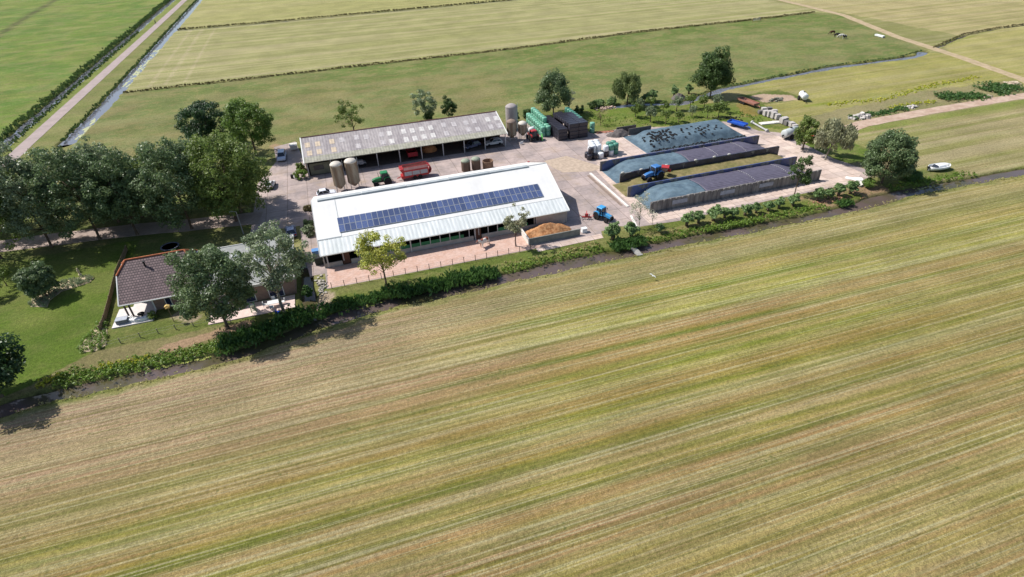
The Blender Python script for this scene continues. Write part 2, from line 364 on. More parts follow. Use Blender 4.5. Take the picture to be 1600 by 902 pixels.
def rng_(src, a, b_, c, d):
    m = N.new("ShaderNodeMapRange"); m.inputs[1].default_value = a; m.inputs[2].default_value = b_; m.inputs[3].default_value = c; m.inputs[4].default_value = d
    L.new(src, m.inputs[0]); return m.outputs[0]
def math_(op, a, b_):
    m = N.new("ShaderNodeMath"); m.operation = op
    for k, s in enumerate((a, b_)):
        if isinstance(s, (int, float)): m.inputs[k].default_value = s
        else: L.new(s, m.inputs[k])
    return m.outputs[0]
def mixc(f, a, b_, mode='MIX'):
    m = N.new("ShaderNodeMix"); m.data_type = 'RGBA'; m.blend_type = mode
    if isinstance(f, (int, float)): m.inputs[0].default_value = f
    else: L.new(f, m.inputs[0])
    L.new(a, m.inputs[6])
    if isinstance(b_, tuple): m.inputs[7].default_value = (*b_, 1)
    else: L.new(b_, m.inputs[7])
    return m.outputs[2]
c0 = ac.outputs[0]
# swath streaks (mown land)
st = noise(1.0, 9, .72, (.007, .8, 1), R(1.66)); st2 = noise(1.0, 7, .75, (.16, 2.6, 1), R(1.66)); st3 = noise(1.0, 6, .7, (.012, 3.4, 1), R(1.66))
c1 = mixc(math_('MULTIPLY', sep.outputs[0], rng_(st, .53, .62, 0, .5)), c0, S(186, 176, 124).tolist() and tuple(S(186, 174, 120)))
c1 = mixc(math_('MULTIPLY', sep.outputs[0], rng_(st, .48, .39, 0, .6)), c1, tuple(S(126, 126, 60)))
c1 = mixc(math_('MULTIPLY', sep.outputs[0], rng_(st2, .52, .62, 0, .5)), c1, tuple(S(180, 156, 106)))
c1 = mixc(math_('MULTIPLY', sep.outputs[0], rng_(st2, .48, .38, 0, .5)), c1, tuple(S(116, 118, 58)))
c1 = mixc(math_('MULTIPLY', sep.outputs[0], rng_(st3, .53, .58, 0, .6)), c1, tuple(S(200, 192, 142)))
c1 = mixc(math_('MULTIPLY', sep.outputs[0], rng_(st3, .455, .4, 0, .5)), c1, tuple(S(118, 118, 58)))
# pasture blotches
p0 = noise(.07, 6, .6, (1, 1.7, 1)); st0 = noise(1.0, 6, .65, (.004, .24, 1), R(-.4)); p1 = noise(.28, 7, .62, (1, 1.4, 1)); p2 = noise(1.1, 6, .68, (.8, 1.5, 1)); p3 = noise(4.2, 4, .7)
c1 = mixc(math_('MULTIPLY', sep.outputs[1], rng_(p0, .5, .57, 0, .42)), c1, tuple(S(164, 152, 104)))
c1 = mixc(math_('MULTIPLY', sep.outputs[1], rng_(p0, .48, .41, 0, .45)), c1, tuple(S(104, 126, 58)))
far_ = math_('MULTIPLY', sep.outputs[0], rng_(sep.outputs[0], .8, .95, 1, 0))
c1 = mixc(math_('MULTIPLY', far_, rng_(st0, .51, .56, 0, .6)), c1, tuple(S(188, 176, 128)))
c1 = mixc(math_('MULTIPLY', far_, rng_(st0, .49, .44, 0, .6)), c1, tuple(S(142, 146, 78)))
c1 = mixc(math_('MULTIPLY', sep.outputs[1], rng_(p1, .5, .6, 0, .6)), c1, tuple(S(158, 148, 92)))
c1 = mixc(math_('MULTIPLY', sep.outputs[1], rng_(p2, .52, .62, 0, .55)), c1, tuple(S(88, 108, 46)))
c1 = mixc(math_('MULTIPLY', sep.outputs[1], rng_(p3, .52, .62, 0, .5)), c1, tuple(S(150, 148, 80)))
# clumps, tufts everywhere
g1 = rng_(noise(2.2, 5, .75), .38, .62, .78, 1.22); g2 = rng_(noise(7.0, 3, .8), .36, .64, .72, 1.28); g3 = rng_(noise(.09, 5), .38, .62, .9, 1.1)
gg = math_('MULTIPLY', math_('MULTIPLY', g1, g2), g3)
sc = N.new("ShaderNodeVectorMath"); sc.operation = 'SCALE'; L.new(c1, sc.inputs[0]); L.new(gg, sc.inputs["Scale"])
# dark weed tufts scattered through the stubble
vt = N.new("ShaderNodeTexVoronoi"); vt.inputs["Scale"].default_value = .9; L.new(tc.outputs['Object'], vt.inputs["Vector"])
spots = math_('MULTIPLY', rng_(vt.outputs["Distance"], .12, .2, 1, 0), rng_(noise(.25, 3), .5, .6, 0, .5))
c2 = mixc(spots, sc.outputs[0], tuple(S(92, 108, 50)))
L.new(c2, b.inputs["Base Color"])
bp = N.new("ShaderNodeBump"); bp.inputs["Strength"].default_value = .8; bp.inputs["Distance"].default_value = .3
hh = math_('ADD', math_('MULTIPLY', noise(3.4, 5, .75), .7), math_('MULTIPLY', st2, .5)); L.new(hh, bp.inputs["Height"]); L.new(bp.outputs[0], b.inputs["Normal"])
A4 = lambda a: np.concatenate([a.reshape(-1, 3), np.ones((ny * nx, 1))], 1)
ground = npmesh("ground", V, F, gm, colr={"tone": A4(CL), "cover": A4(MK)}, smooth=True); tag(ground, kind="structure")

# ---- water ribbons
wm = bpy.data.materials.new("ditch_water"); wm.use_nodes = True; N2 = wm.node_tree.nodes; b2 = N2["Principled BSDF"]
b2.inputs["Base Color"].default_value = (*lin((122, 108, 102), .8), 1); b2.inputs["Roughness"].default_value = .08; b2.inputs["IOR"].default_value = 1.36
nn = N2.new("ShaderNodeTexNoise"); nn.inputs["Scale"].default_value = 3; bb = N2.new("ShaderNodeBump"); bb.inputs["Strength"].default_value = .08
tcw = N2.new("ShaderNodeTexCoord"); wm.node_tree.links.new(tcw.outputs['Object'], nn.inputs["Vector"])
n5_ = N2.new('ShaderNodeTexNoise'); n5_.inputs['Scale'].default_value = .16; n5_.inputs['Detail'].default_value = 5; wm.node_tree.links.new(tcw.outputs['Object'], n5_.inputs['Vector']); cr_ = N2.new('ShaderNodeValToRGB'); cr_.color_ramp.elements[0].position = .42; cr_.color_ramp.elements[0].color = (*lin((112, 98, 94), .66), 1); cr_.color_ramp.elements[1].position = .62; cr_.color_ramp.elements[1].color = (*lin((96, 92, 62), .62), 1); wm.node_tree.links.new(n5_.outputs[0], cr_.inputs[0]); wm.node_tree.links.new(cr_.outputs[0], b2.inputs['Base Color'])
wm.node_tree.links.new(nn.outputs[0], bb.inputs["Height"]); wm.node_tree.links.new(bb.outputs[0], b2.inputs["Normal"])
wm2 = wm.copy(); wm2.name = 'sky_tinted_ditch_water'; wm2.node_tree.links.remove(wm2.node_tree.nodes['Principled BSDF'].inputs['Base Color'].links[0]); wm2.node_tree.nodes['Principled BSDF'].inputs['Base Color'].default_value = (*lin((130, 131, 140), .65), 1)  # pale blue-grey sky reflection put into the base colour of this water
def ribbon(mb, line, hw, z):
    pts = [Vector((x, y)) for x, y in line]; L_ = []; R_ = []
    for i, p in enumerate(pts):
        d = (pts[min(i + 1, len(pts) - 1)] - pts[max(i - 1, 0)]).normalized(); n = Vector((-d.y, d.x))
        L_.append(p + n * hw); R_.append(p - n * hw)
    for i in range(len(pts) - 1): mb.quad((*L_[i], z), (*R_[i], z), (*R_[i + 1], z), (*L_[i + 1], z))
WZ = [-.45, -.5, -.35, -.45, -.35, -.4, -.4, -.5]
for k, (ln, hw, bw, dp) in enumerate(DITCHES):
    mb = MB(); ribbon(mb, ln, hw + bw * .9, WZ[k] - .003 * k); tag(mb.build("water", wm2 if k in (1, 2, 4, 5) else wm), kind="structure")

# ---- roads, yard and paths: thin sheets above the land
asph = mat("asphalt", (172, 156, 152), .9, .2, .07, 1.2, .2, 20, c2=(160, 146, 142), mix_scale=.3)
dirt = mat("track_dirt", (184, 164, 136), .95, .1, .1, 1.5, .3, 6, c2=(166, 150, 118), mix_scale=.5)
trk = mat("farm_track_concrete", (192, 170, 152), .9, .2, .08, 1.5, .2, 9, c2=(176, 150, 132), mix_scale=.35)
paver = mat("driveway_paving", (176, 158, 148), .9, .2, .09, 2.0, .3, 14, c2=(160, 144, 136), mix_scale=.3)
def slab_mat(name, c, c2, sx, sy, rot=0):
    m = mat(name, c, .9, .25, .07, 1.6, .15, 12, c2=c2, mix_scale=.22); nt = m.node_tree; N = nt.nodes; L = nt.links; b = N["Principled BSDF"]
    tc = N.new("ShaderNodeTexCoord"); mp = N.new("ShaderNodeMapping"); mp.inputs["Rotation"].default_value = (0, 0, rot); L.new(tc.outputs['Object'], mp.inputs[0])
    br = N.new("ShaderNodeTexBrick"); br.offset = 0; br.inputs["Scale"].default_value = 1; br.inputs["Brick Width"].default_value = sx; br.inputs["Row Height"].default_value = sy
    br.inputs["Mortar Size"].default_value = .06; br.inputs["Mortar Smooth"].default_value = .3; br.inputs["Color1"].default_value = (1.05, 1.03, 1.02, 1); br.inputs["Color2"].default_value = (.84, .84, .86, 1); br.inputs["Mortar"].default_value = (.55, .53, .5, 1)
    L.new(mp.outputs[0], br.inputs["Vector"]); src = b.inputs["Base Color"].links[0].from_socket
    mx = N.new("ShaderNodeMix"); mx.data_type = 'RGBA'; mx.blend_type = 'MULTIPLY'; mx.inputs[0].default_value = 1
    L.new(src, mx.inputs[6]); L.new(br.outputs[0], mx.inputs[7])
    # rubber marks, mud and straw trodden into the yard
    nz = N.new("ShaderNodeTexNoise"); nz.inputs["Scale"].default_value = .13; nz.inputs["Detail"].default_value = 7; nz.inputs["Roughness"].default_value = .7
    L.new(tc.outputs['Object'], nz.inputs["Vector"]); r = N.new("ShaderNodeMapRange"); r.inputs[1].default_value = .52; r.inputs[2].default_value = .68; r.inputs[4].default_value = .55
    L.new(nz.outputs[0], r.inputs[0]); m3 = N.new("ShaderNodeMix"); m3.data_type = 'RGBA'; L.new(r.outputs[0], m3.inputs[0]); L.new(mx.outputs[2], m3.inputs[6]); m3.inputs[7].default_value = (*lin((158, 138, 112), K), 1)
    L.new(m3.outputs[2], b.inputs["Base Color"]); return m
yardm = slab_mat("yard_slabs", (184, 168, 162), (160, 148, 144), 4.0, 4.0)
pathm = slab_mat("pale_slabs", (214, 196, 184), (200, 180, 168), 3.0, 2.0)
def sheet(name, poly, z, m, grav=None):
    import bmesh
    me = bpy.data.meshes.new(name); bm = bmesh.new(); vs = [bm.verts.new((x, y, z)) for x, y in poly]; bm.faces.new(vs)
    ex = bmesh.ops.extrude_face_region(bm, geom=list(bm.faces)); 
    for g_ in ex['geom']:
        if isinstance(g_, bmesh.types.BMVert): g_.co.z -= .3
    bmesh.ops.recalc_face_normals(bm, faces=bm.faces); bmesh.ops.triangulate(bm, faces=bm.faces, ngon_method='EAR_CLIP'); bm.to_mesh(me); bm.free(); me.materials.append(m)
    o = bpy.data.objects.new(name, me); col.objects.link(o); return tag(o, kind="structure")
def strip(name, line, hw, z, m, wob_=.0, step=3.0):
    pts = []
    for (a, b_) in zip(line[:-1], line[1:]):
        a = Vector(a); b_ = Vector(b_); n = max(1, int((b_ - a).length / step)); pts += [a.lerp(b_, i / n) for i in range(n)]
    pts.append(Vector(line[-1])); mb = MB(); L_ = []; R_ = []
    for i, p in enumerate(pts):
        d = (pts[min(i + 1, len(pts) - 1)] - pts[max(i - 1, 0)]).normalized(); n = Vector((-d.y, d.x))
        L_.append(p + n * (hw + random.uniform(-wob_, wob_))); R_.append(p - n * (hw + random.uniform(-wob_, wob_)))
    for i in range(len(pts) - 1):
        mb.quad((*L_[i], z), (*R_[i], z), (*R_[i + 1], z), (*L_[i + 1], z))
        mb.quad((*L_[i], z - .2), (*L_[i], z), (*L_[i + 1], z), (*L_[i + 1], z - .2)); mb.quad((*R_[i], z), (*R_[i], z - .2), (*R_[i + 1], z - .2), (*R_[i + 1], z))
    return tag(mb.build(name, m), kind="structure")
strip("road", [(-78.0, -200), (-77.9, 180), (-76.3, 420), (-74, 900)], 1.75, .05, asph, .05)
strip("driveway", [(-78, 117.5), (-60, 116.5), (-41, 114.6), (-30, 112.5), (-17, 110.5)], 2.6, .035, paver, .12)
strip("path", [(231.5, 272), (226, 221), (210, 178.5), (202, 146), (193.8, 119), (187, 107)], 1.7, .035, dirt, .15)
strip("farm_track", [(102, 103.6), (117, 105.2), (124, 107), (145, 107.8), (170, 107.8), (190, 107), (260, 104), (600, 92)], 1.9, .04, trk, .15)
yard = [(-18.6, 104.5), (-9.8, 104.0), (-9.6, 96), (-8.6, 85), (-6.2, 85), (-6.2, 80.2), (32.5, 79.8), (35.9, 79.0), (40.6, 79.0), (41.3, 81.2), (44.9, 81.9), (47.8, 80.3), (56, 79.6), (75.8, 80.4), (98, 80.6), (104, 82.6), (101.8, 92),
        (102.2, 103), (104.6, 107), (101.5, 110.5), (98.5, 113), (97.5, 119), (95, 122.2), (84, 123), (70, 128), (61, 127.4), (60, 131), (58, 141), (46, 142), (42.5, 138), (-7.5, 135), (-8.6, 141), (-10, 152.5), (-15.2, 150.5), (-14.5, 140), (-18.2, 128)]
sheet("yard", yard, .02, yardm)
sheet("yard_apron", [(50.6, 80.6), (97, 81.2), (101.5, 84), (100.6, 92), (100.4, 108), (95.6, 112), (94, 120.6), (82, 122), (66, 126), (61, 122), (52, 106.6), (50.8, 90)], .032, pathm)
sandm = mat("sand_bedding", (204, 175, 162), .95, .1, .08, 2.5, .5, 5, c2=(196, 162, 146), mix_scale=.8)
sheet("sand_pen", [(-6.0, 80.4), (32.2, 80.0), (28.0, 81.0), (28.2, 86.4), (-5.8, 86.4)], .03, sandm)
sheet("pavement", [(28.5, 78.7), (36, 78.9), (40.7, 78.95), (40.8, 80.4), (33, 80.3), (28.5, 79.9)], .045, pathm)
kerbm = mat("kerb_concrete", (226, 222, 214), .85, .2, .06)
mb = MB(); mb.box(49.9, 88.0, 0, 50.35, 105.2, .17); mb.box(48.2, 80.4, 0, 48.6, 84.6, .14, rz=-.25); tag(mb.build("kerb", kerbm), kind="structure")
gut = mat("wet_gutter_dirt", (140, 122, 110), .8, .3, .15)
mb = MB(); mb.box(49.0, 89, .02, 49.6, 104.5, .034); tag(mb.build("yard_gutter", gut), kind="structure")
mud = mat("trampled_mud", (184, 166, 148), .95, .1, .12, 1.4, .4, 4)
tag(MB().quad(*[(*at(x, y), .036) for x, y in ((850, 252), (885, 244), (945, 262), (925, 268), (880, 270), (862, 262))]).build("mud_patch", mud), kind="structure")
# ================================================================== BUILDINGS
def onslope(px, py, z0, y0, k):
    """point of a roof plane z = z0 + k (y - y0) seen at a pixel (bisection on z)"""
    z = z0
    for _ in range(30):
        x, y = at(px, py, z); z = .6 * z + .4 * (z0 + k * (y - y0))
    return x, y, z
# ---- dairy barn
BX, BY = 15.45, 98.2
white = mat("white_sheet_roof", (242, 241, 238), .5, .35, .035, .35, .0, 8, c2=(232, 231, 228), mix_scale=.12); wave_lines(white, 'X', .3, .1, .015)
white2 = mat("white_fibre_roof", (226, 230, 230), .6, .3, .06, 1.2, .0, 8, c2=(210, 216, 216), mix_scale=.5, stretch=(2.2, .25, 1)); wave_lines(white2, 'X', .45, .45, .09)
grey_vent = mat("ridge_vent_plastic", (176, 182, 184), .5, .4, .1, .6)
concw = mat("barn_wall_concrete", (178, 172, 166), .85, .2, .1, 1.2, .2, 6)
green = mat("green_wind_netting", (62, 122, 84), .8, .2, .1, 2)
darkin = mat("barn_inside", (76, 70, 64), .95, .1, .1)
steel = mat("galvanised_steel", (176, 180, 184), .5, .4, .08, 3, metal=.3)
wtrim = mat("white_trim", (232, 232, 228), .6, .3, .04)
brown = mat("brown_door_paint", (92, 62, 52), .6, .3, .1)
barn = thing("dairy_barn", "long white roofed dairy barn with a double row of solar panels along the slope", "barn", (BX, BY, 0))
HL = 21.85; KS = 4.4 / 11.9; ZR = 7.1
def roofslab(x0, x1, ya, yb, za, zb, t=.1): return [(x0, ya, za), (x1, ya, za), (x1, yb, zb), (x0, yb, zb)], t
def slab(mb, x0, x1, ya, za, yb, zb, t=.1):
    mb.add([(x0, ya, za), (x1, ya, za), (x1, yb, zb), (x0, yb, zb), (x0, ya, za - t), (x1, ya, za - t), (x1, yb, zb - t), (x0, yb, zb - t)],
           [(0, 1, 2, 3), (7, 6, 5, 4), (0, 4, 5, 1), (1, 5, 6, 2), (2, 6, 7, 3), (3, 7, 4, 0)])
def zs(y): return ZR + y * KS        # front slope, y local (negative towards the front)
mb = MB(); slab(mb, -HL, HL, -8.9, zs(-8.9), 0, ZR); slab(mb, -HL, HL, 11.9, 2.7, 0.004, ZR - .002); mb.build("roof", white, barn)
mb = MB(); slab(mb, -HL, HL, -11.9, zs(-11.9) - .05, -8.8, zs(-8.8) - .05, .07); mb.build("lower_roof", white2, barn)
mb = MB()
for k, (a, b_) in enumerate(((-20.8, -13.2), (-13.1, -5.2), (-5.1, 2.6), (2.7, 10.4), (10.5, 18.2))):
    f = .05 * (k % 2)
    mb.prism([(-.55, ZR - .25), (-.42, ZR + .06 + f), (.42, ZR + .06 + f), (.55, ZR - .25)], a, b_, 'YZ')
mb.build("ridge_vent", grey_vent, barn)
mb = MB(); mb.prism([(-.14, ZR + .02), (0, ZR + .12), (.14, ZR + .02)], 18.25, HL, 'YZ'); mb.build("ridge_cap", wtrim, barn)
for xg in (HL - .5, -HL + .3): mb = MB(); mb.prism([(-11.6, .0), (11.6, .0), (11.6, 2.66), (0, ZR - .15), (-11.6, 2.66)], xg, xg + .2, 'YZ'); mb.build("gable_wall", concw, barn)
mb = MB()
for a, b_ in ((-21.3, -18.6), (-17.2, 3.9), (5.4, 15.6)): mb.box(a, -11.62, 0, b_, -11.45, .85)
mb.build('wall', concw, barn); mb = MB(); mb.box(-21.3, 11.4, 0, 21.3, 11.6, 2.6); mb.build('wall', concw, barn); mb = MB(); mb.box(15.6, -11.62, 0, 21.3, -11.45, 2.5); mb.build("wall", concw, barn)
for a, b_ in ((-15.8, -7.3), (-7.1, 2.2), (8.3, 14.0)): mb = MB(); mb.box(a, -11.6, .87, b_, -11.52, 1.5); mb.build("wind_netting", green, barn)
mb = MB()
x = -20.85
while x < 16: mb.box(x - .07, -11.66, .85, x + .07, -11.5, 2.6); x += 1.72 if x > -18 else 2.55
for xx in (-20.9, -7.1, 4.2, 15.6): mb.box(xx - .11, -11.7, 0, xx + .11, -11.4, 2.62)
mb.box(-21.3, -11.64, 2.4, 15.6, -11.5, 2.58); mb.build("wall_frame", steel, barn)
for a, b_ in ((-18.5, -17.3), (4.35, 5.3)): mb = MB(); mb.box(a, -11.6, .05, b_, -11.5, 2.38); mb.build("door", brown, barn)
mb = MB(); mb.tube((-HL, -12.0, 2.56), (HL, -12.0, 2.56), .1, n=6); mb.tube((-7.1, -11.8, .1), (-7.1, -11.8, 2.5), .06, n=6); mb.build("gutter", wtrim, barn)
for xa in (HL, -HL - .06):
    for ya, za in ((-11.92, zs(-11.92) + .04), (11.92, 2.7)): mb = MB(); slab(mb, xa, xa + .06, ya, za, 0, ZR + .05, .22); mb.build("barge_board", wtrim, barn)
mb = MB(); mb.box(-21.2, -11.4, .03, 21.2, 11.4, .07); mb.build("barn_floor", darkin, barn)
mb = MB()
for xx in np.arange(-17, 20, 3.4): mb.box(xx - .05, -6.6, 0, xx + .05, -6.5, 4.0); mb.box(xx - .05, 0, 0, xx + .05, .1, 6)
mb.box(-20, -6.6, 1.0, 20, -6.55, 1.1); mb.build("stall_rail", steel, barn)
# solar panels: 38 columns by 2 rows, every panel a part
cell = bpy.data.materials.new("solar_cell"); cell.use_nodes = True; nt = cell.node_tree; N = nt.nodes; L = nt.links; b = N["Principled BSDF"]
tc = N.new("ShaderNodeTexCoord"); br = N.new("ShaderNodeTexBrick"); br.offset = 0; br.inputs["Scale"].default_value = 1; br.inputs["Brick Width"].default_value = .152; br.inputs["Row Height"].default_value = .152; br.inputs["Mortar Size"].default_value = .006
oi = N.new("ShaderNodeObjectInfo"); mr = N.new("ShaderNodeMapRange"); mr.inputs[3].default_value = .75; mr.inputs[4].default_value = 1.25; L.new(oi.outputs["Random"], mr.inputs[0])
br.inputs["Color1"].default_value = (*lin((72, 90, 136), .75), 1); br.inputs["Color2"].default_value = (*lin((80, 97, 142), .75), 1); br.inputs["Mortar"].default_value = (*lin((130, 138, 160), .8), 1)
L.new(tc.outputs['Object'], br.inputs[0]); v_ = N.new("ShaderNodeVectorMath"); v_.operation = 'SCALE'; L.new(br.outputs[0], v_.inputs[0]); L.new(mr.outputs[0], v_.inputs["Scale"]); L.new(v_.outputs[0], b.inputs["Base Color"])
b.inputs["Roughness"].default_value = .12; b.inputs["Specular IOR Level"].default_value = .6
alu = mat("panel_frame", (176, 180, 184), .4, .4, .03, metal=.2)
PA = onslope(531, 364.5, 7.1, 98.2, KS); PB = onslope(851, 311.5, 7.1, 98.2, KS); PC = onslope(527, 344.5, 7.1, 98.2, KS); print('PANELS', PA, PB, PC)
pw = (PB[0] - PA[0]) / 38; ang = math.atan(KS); ph = 1.68
mb = MB(); mb.box(-pw / 2 + .045, -ph / 2 + .04, .03, pw / 2 - .045, ph / 2 - .04, .05); pm = mb.build("solar_panel", cell, barn); 
fm = MB(); hw_, hh_ = pw / 2 - .008, ph / 2 - .008
fm.box(-hw_, -hh_, 0, hw_, -hh_ + .035, .056); fm.box(-hw_, hh_ - .035, 0, hw_, hh_, .056); fm.box(-hw_, -hh_ + .035, 0, -hw_ + .035, hh_ - .035, .056); fm.box(hw_ - .035, -hh_ + .035, 0, hw_, hh_ - .035, .056)
pf = fm.build("frame", alu, pm)
mb = MB(); slab(mb, -17.95, -17.83, -8.7, zs(-8.7) + .03, -.6, zs(-.6) + .03, .03); slab(mb, -HL, -17.9, -8.86, zs(-8.86) + .04, -8.7, zs(-8.7) + .04, .04); mb.build('roof_seam', grey_vent, barn)
first = True
for r_ in range(2):
    for k in range(38):
        if first: o = pm; first = False
        else:
            o = pm.copy(); col.objects.link(o); o.parent = barn; f2 = pf.copy(); col.objects.link(f2); f2.parent = o
        s_ = .84 + r_ * 1.7; yy = PA[1] - BY + s_ * math.cos(ang)
        o.location = (PA[0] - BX + (k + .5) * pw, yy, zs(yy) + .11); o.rotation_euler = (ang, 0, 0)

# ---- machine shed
SHX, SHY = 15.4, 131
shed = thing("machine_shed", "long open fronted machine shed with weathered grey roof and pale skylight sheets", "shed", (SHX, SHY, 0))
oldroof = mat("weathered_fibre_cement", (178, 171, 170), .9, .15, .1, 1.6, .1, 8, c2=(160, 153, 154), mix_scale=.35, stretch=(1.4, .5, 1)); wave_lines(oldroof, 'X', .5, .5, .09)
moss = mat("mossy_roof_edge", (168, 166, 150), .95, .1, .15, 1.2, .2, 6, c2=(170, 168, 156), mix_scale=.7); wave_lines(moss, 'X', .5, .5, .08)
sky1 = mat("skylight_sheet", (212, 208, 204), .55, .3, .12, 1.5); sky2 = mat("yellowed_skylight_sheet", (206, 188, 164), .6, .3, .1, 1.5); sky3 = mat("dirty_skylight_sheet", (190, 184, 184), .7, .3, .12, 1.5)
for m_ in (sky1, sky2, sky3): wave_lines(m_, 'X', .5, .4, .05)
SK = 2.5 / 8.6
def zsh(y): return 3.55 + (y - 126.8) * SK
mb = MB(); slab(mb, -23.0, 23.0, 128.6 - SHY, zsh(128.6), 135.6 - SHY, zsh(135.6), .12); mb.build("roof", oldroof, shed)
mb = MB(); slab(mb, -23.0, 23.0, 126.7 - SHY, zsh(126.7) - .02, 128.6 - SHY, zsh(128.6) - .004, .1); mb.build("eave_sheets", moss, shed)
mb = MB(); mb.tube((-23, 135.7 - SHY, zsh(135.7) + .06), (23, 135.7 - SHY, zsh(135.7) + .06), .13, n=6); mb.build("ridge_cap", mat("rusty_ridge", (128, 96, 88), .9, .2, .2, 1), shed)
mb = MB(); slab(mb, 23.0, 23.22, 126.6 - SHY, zsh(126.6) + .05, 135.7 - SHY, zsh(135.7) + .08, .35); mb.build("barge_board", wtrim, shed); mb = MB(); slab(mb, -23.25, -23.0, 126.6 - SHY, zsh(126.6) + .05, 135.7 - SHY, zsh(135.7) + .08, .5); mb.build("barge_board", wtrim, shed)
shw = mat("shed_wall_boards", (120, 108, 98), .9, .15, .15, 1, .2, 6)
mb = MB(); mb.box(-22.8, 4.3, 0, 22.8, 4.45, 5.8); mb.build("back_wall", shw, shed)
mb = MB(); mb.prism([(-3.6, 0), (4.3, 0), (4.3, 5.75), (-3.6, 3.6)], -22.9, -22.75, 'YZ'); mb.prism([(1.2, 0), (4.3, 0), (4.3, 5.7), (1.2, 4.8)], 22.7, 22.85, 'YZ'); mb.build("side_wall", shw, shed)
for k in range(10):
    x = 38.2 - 5.05 * k - SHX; mb = MB(); mb.box(x - .1, -3.55, 0, x + .1, -3.3, 3.55); mb.build("post", steel, shed)
mb = MB(); mb.box(-22.8, -3.5, 3.42, 22.8, -3.36, 3.6)
for k in range(10): x = 38.2 - 5.05 * k - SHX; slab(mb, x - .08, x + .08, -3.3, 3.42, 4.3, 5.6, .2)
mb.build("beam", steel, shed)
mb = MB(); mb.box(-22.3, -2.9, 0, -17.2, -2.8, 2.6); mb.box(-17.2, -2.9, 0, -17.1, 4.2, 3.3); mb.build("partition", mat("shed_partition", (128, 130, 112), .8, .2, .1), shed)
mb = MB(); mb.box(-21.4, -2.96, 1.1, -19.3, -2.91, 2.1); mb.build("window", mat("dark_glass", (52, 60, 66), .15, .5, .1), shed)
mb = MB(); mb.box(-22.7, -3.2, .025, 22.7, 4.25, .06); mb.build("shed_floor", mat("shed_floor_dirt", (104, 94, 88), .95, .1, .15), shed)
def px5(x, y): return 460 + x / 6.667, 170 + y / 6.667
def px6(x, y): return 640 + x / 6.94, 150 + y / 6.94
SKL = [(px5(135, 380), sky2), (px5(243, 367), sky2), (px5(390, 342), sky2), (px5(495, 325), sky3), (px5(645, 300), sky3), (px5(750, 293), sky3), (px5(905, 270), sky3), (px5(990, 257), sky1), (px5(1137, 238), sky1), (px5(1228, 228), sky1), (px5(1325, 213), sky1), (px5(1418, 198), sky1),
       (px5(158, 465), sky2), (px5(260, 448), sky2), (px5(412, 427), sky2), (px5(665, 388), sky3), (px5(925, 350), sky3), (px5(1015, 340), sky1), (px5(1165, 322), sky1), (px5(1257, 310), sky1), (px5(1352, 292), sky1), (px5(1445, 278), sky1),
       (px6(370, 315), sky3), (px6(480, 308), sky3), (px6(610, 292), sky3), (px6(700, 275), sky3), (px6(848, 257), sky1), (px6(938, 243), sky1), (px6(400, 408), sky3), (px6(640, 366), sky3), (px6(740, 362), sky3), (px6(882, 335), sky3), (px6(975, 322), sky3)]
for (p, m_) in SKL:
    x, y, z = onslope(p[0], p[1], 3.55, 126.8, SK)
    mb = MB(); slab(mb, x - SHX - .55, x - SHX + .55, y - SHY - .85, zsh(y - .85) + .035, y - SHY + .85, zsh(y + .85) + .035, .03); mb.build("skylight", m_, shed)

# ---- farmhouse with half-hipped tiled roof
HX, HY = -29.6, 88.0
house = thing("farmhouse", "brick farmhouse with a half hipped roof of dark brown tiles and orange ridge tiles", "house", (HX, HY, 0))
tile = bpy.data.materials.new("roof_tiles"); tile.use_nodes = True; nt = tile.node_tree; N = nt.nodes; L = nt.links; b = N["Principled BSDF"]; b.inputs["Roughness"].default_value = .6; b.inputs["Specular IOR Level"].default_value = .35
tc = N.new("ShaderNodeTexCoord"); sx_ = N.new("ShaderNodeSeparateXYZ"); L.new(tc.outputs['Object'], sx_.inputs[0]); cb = N.new("ShaderNodeCombineXYZ"); L.new(sx_.outputs[0], cb.inputs[0])
L.new(sx_.outputs[2], cb.inputs[1])
br = N.new("ShaderNodeTexBrick"); br.inputs["Scale"].default_value = 1; br.inputs["Brick Width"].default_value = .38; br.inputs["Row Height"].default_value = .245; br.inputs["Mortar Size"].default_value = .045; br.inputs["Mortar Smooth"].default_value = .5
br.inputs["Color1"].default_value = (*lin((136, 114, 114), K), 1); br.inputs["Color2"].default_value = (*lin((112, 92, 94), K), 1); br.inputs["Mortar"].default_value = (*lin((62, 50, 54), K), 1)
L.new(cb.outputs[0], br.inputs[0]); nz = N.new("ShaderNodeTexNoise"); nz.inputs["Scale"].default_value = .7; nz.inputs["Detail"].default_value = 5; L.new(tc.outputs['Object'], nz.inputs[0])
mr = N.new("ShaderNodeMapRange"); mr.inputs[1].default_value = .3; mr.inputs[2].default_value = .7; mr.inputs[3].default_value = .85; mr.inputs[4].default_value = 1.15; L.new(nz.outputs[0], mr.inputs[0])
sc_ = N.new("ShaderNodeVectorMath"); sc_.operation = 'SCALE'; L.new(br.outputs[0], sc_.inputs[0]); L.new(mr.outputs[0], sc_.inputs["Scale"]); L.new(sc_.outputs[0], b.inputs["Base Color"])
bpn = N.new("ShaderNodeBump"); bpn.inputs["Strength"].default_value = .7; bpn.inputs["Distance"].default_value = .05; L.new(br.outputs["Fac"], bpn.inputs["Height"]); bpn.invert = True; L.new(bpn.outputs[0], b.inputs["Normal"])
orange = mat("orange_ridge_tiles", (186, 112, 78), .8, .2, .15, 2)
x0, x1, y0, y1, ze, zm, zr, xr0, xr1, ym = -5.3, 5.3, -5.7, 5.7, 2.8, 5.62, 7.0, -4.0, 4.1, 1.87
Vh = [(x0, y0, ze), (x1, y0, ze), (x1, -ym, zm), (xr1, 0, zr), (xr0, 0, zr), (x0, -ym, zm), (x0, y1, ze), (x1, y1, ze), (x1, ym, zm), (x0, ym, zm)]
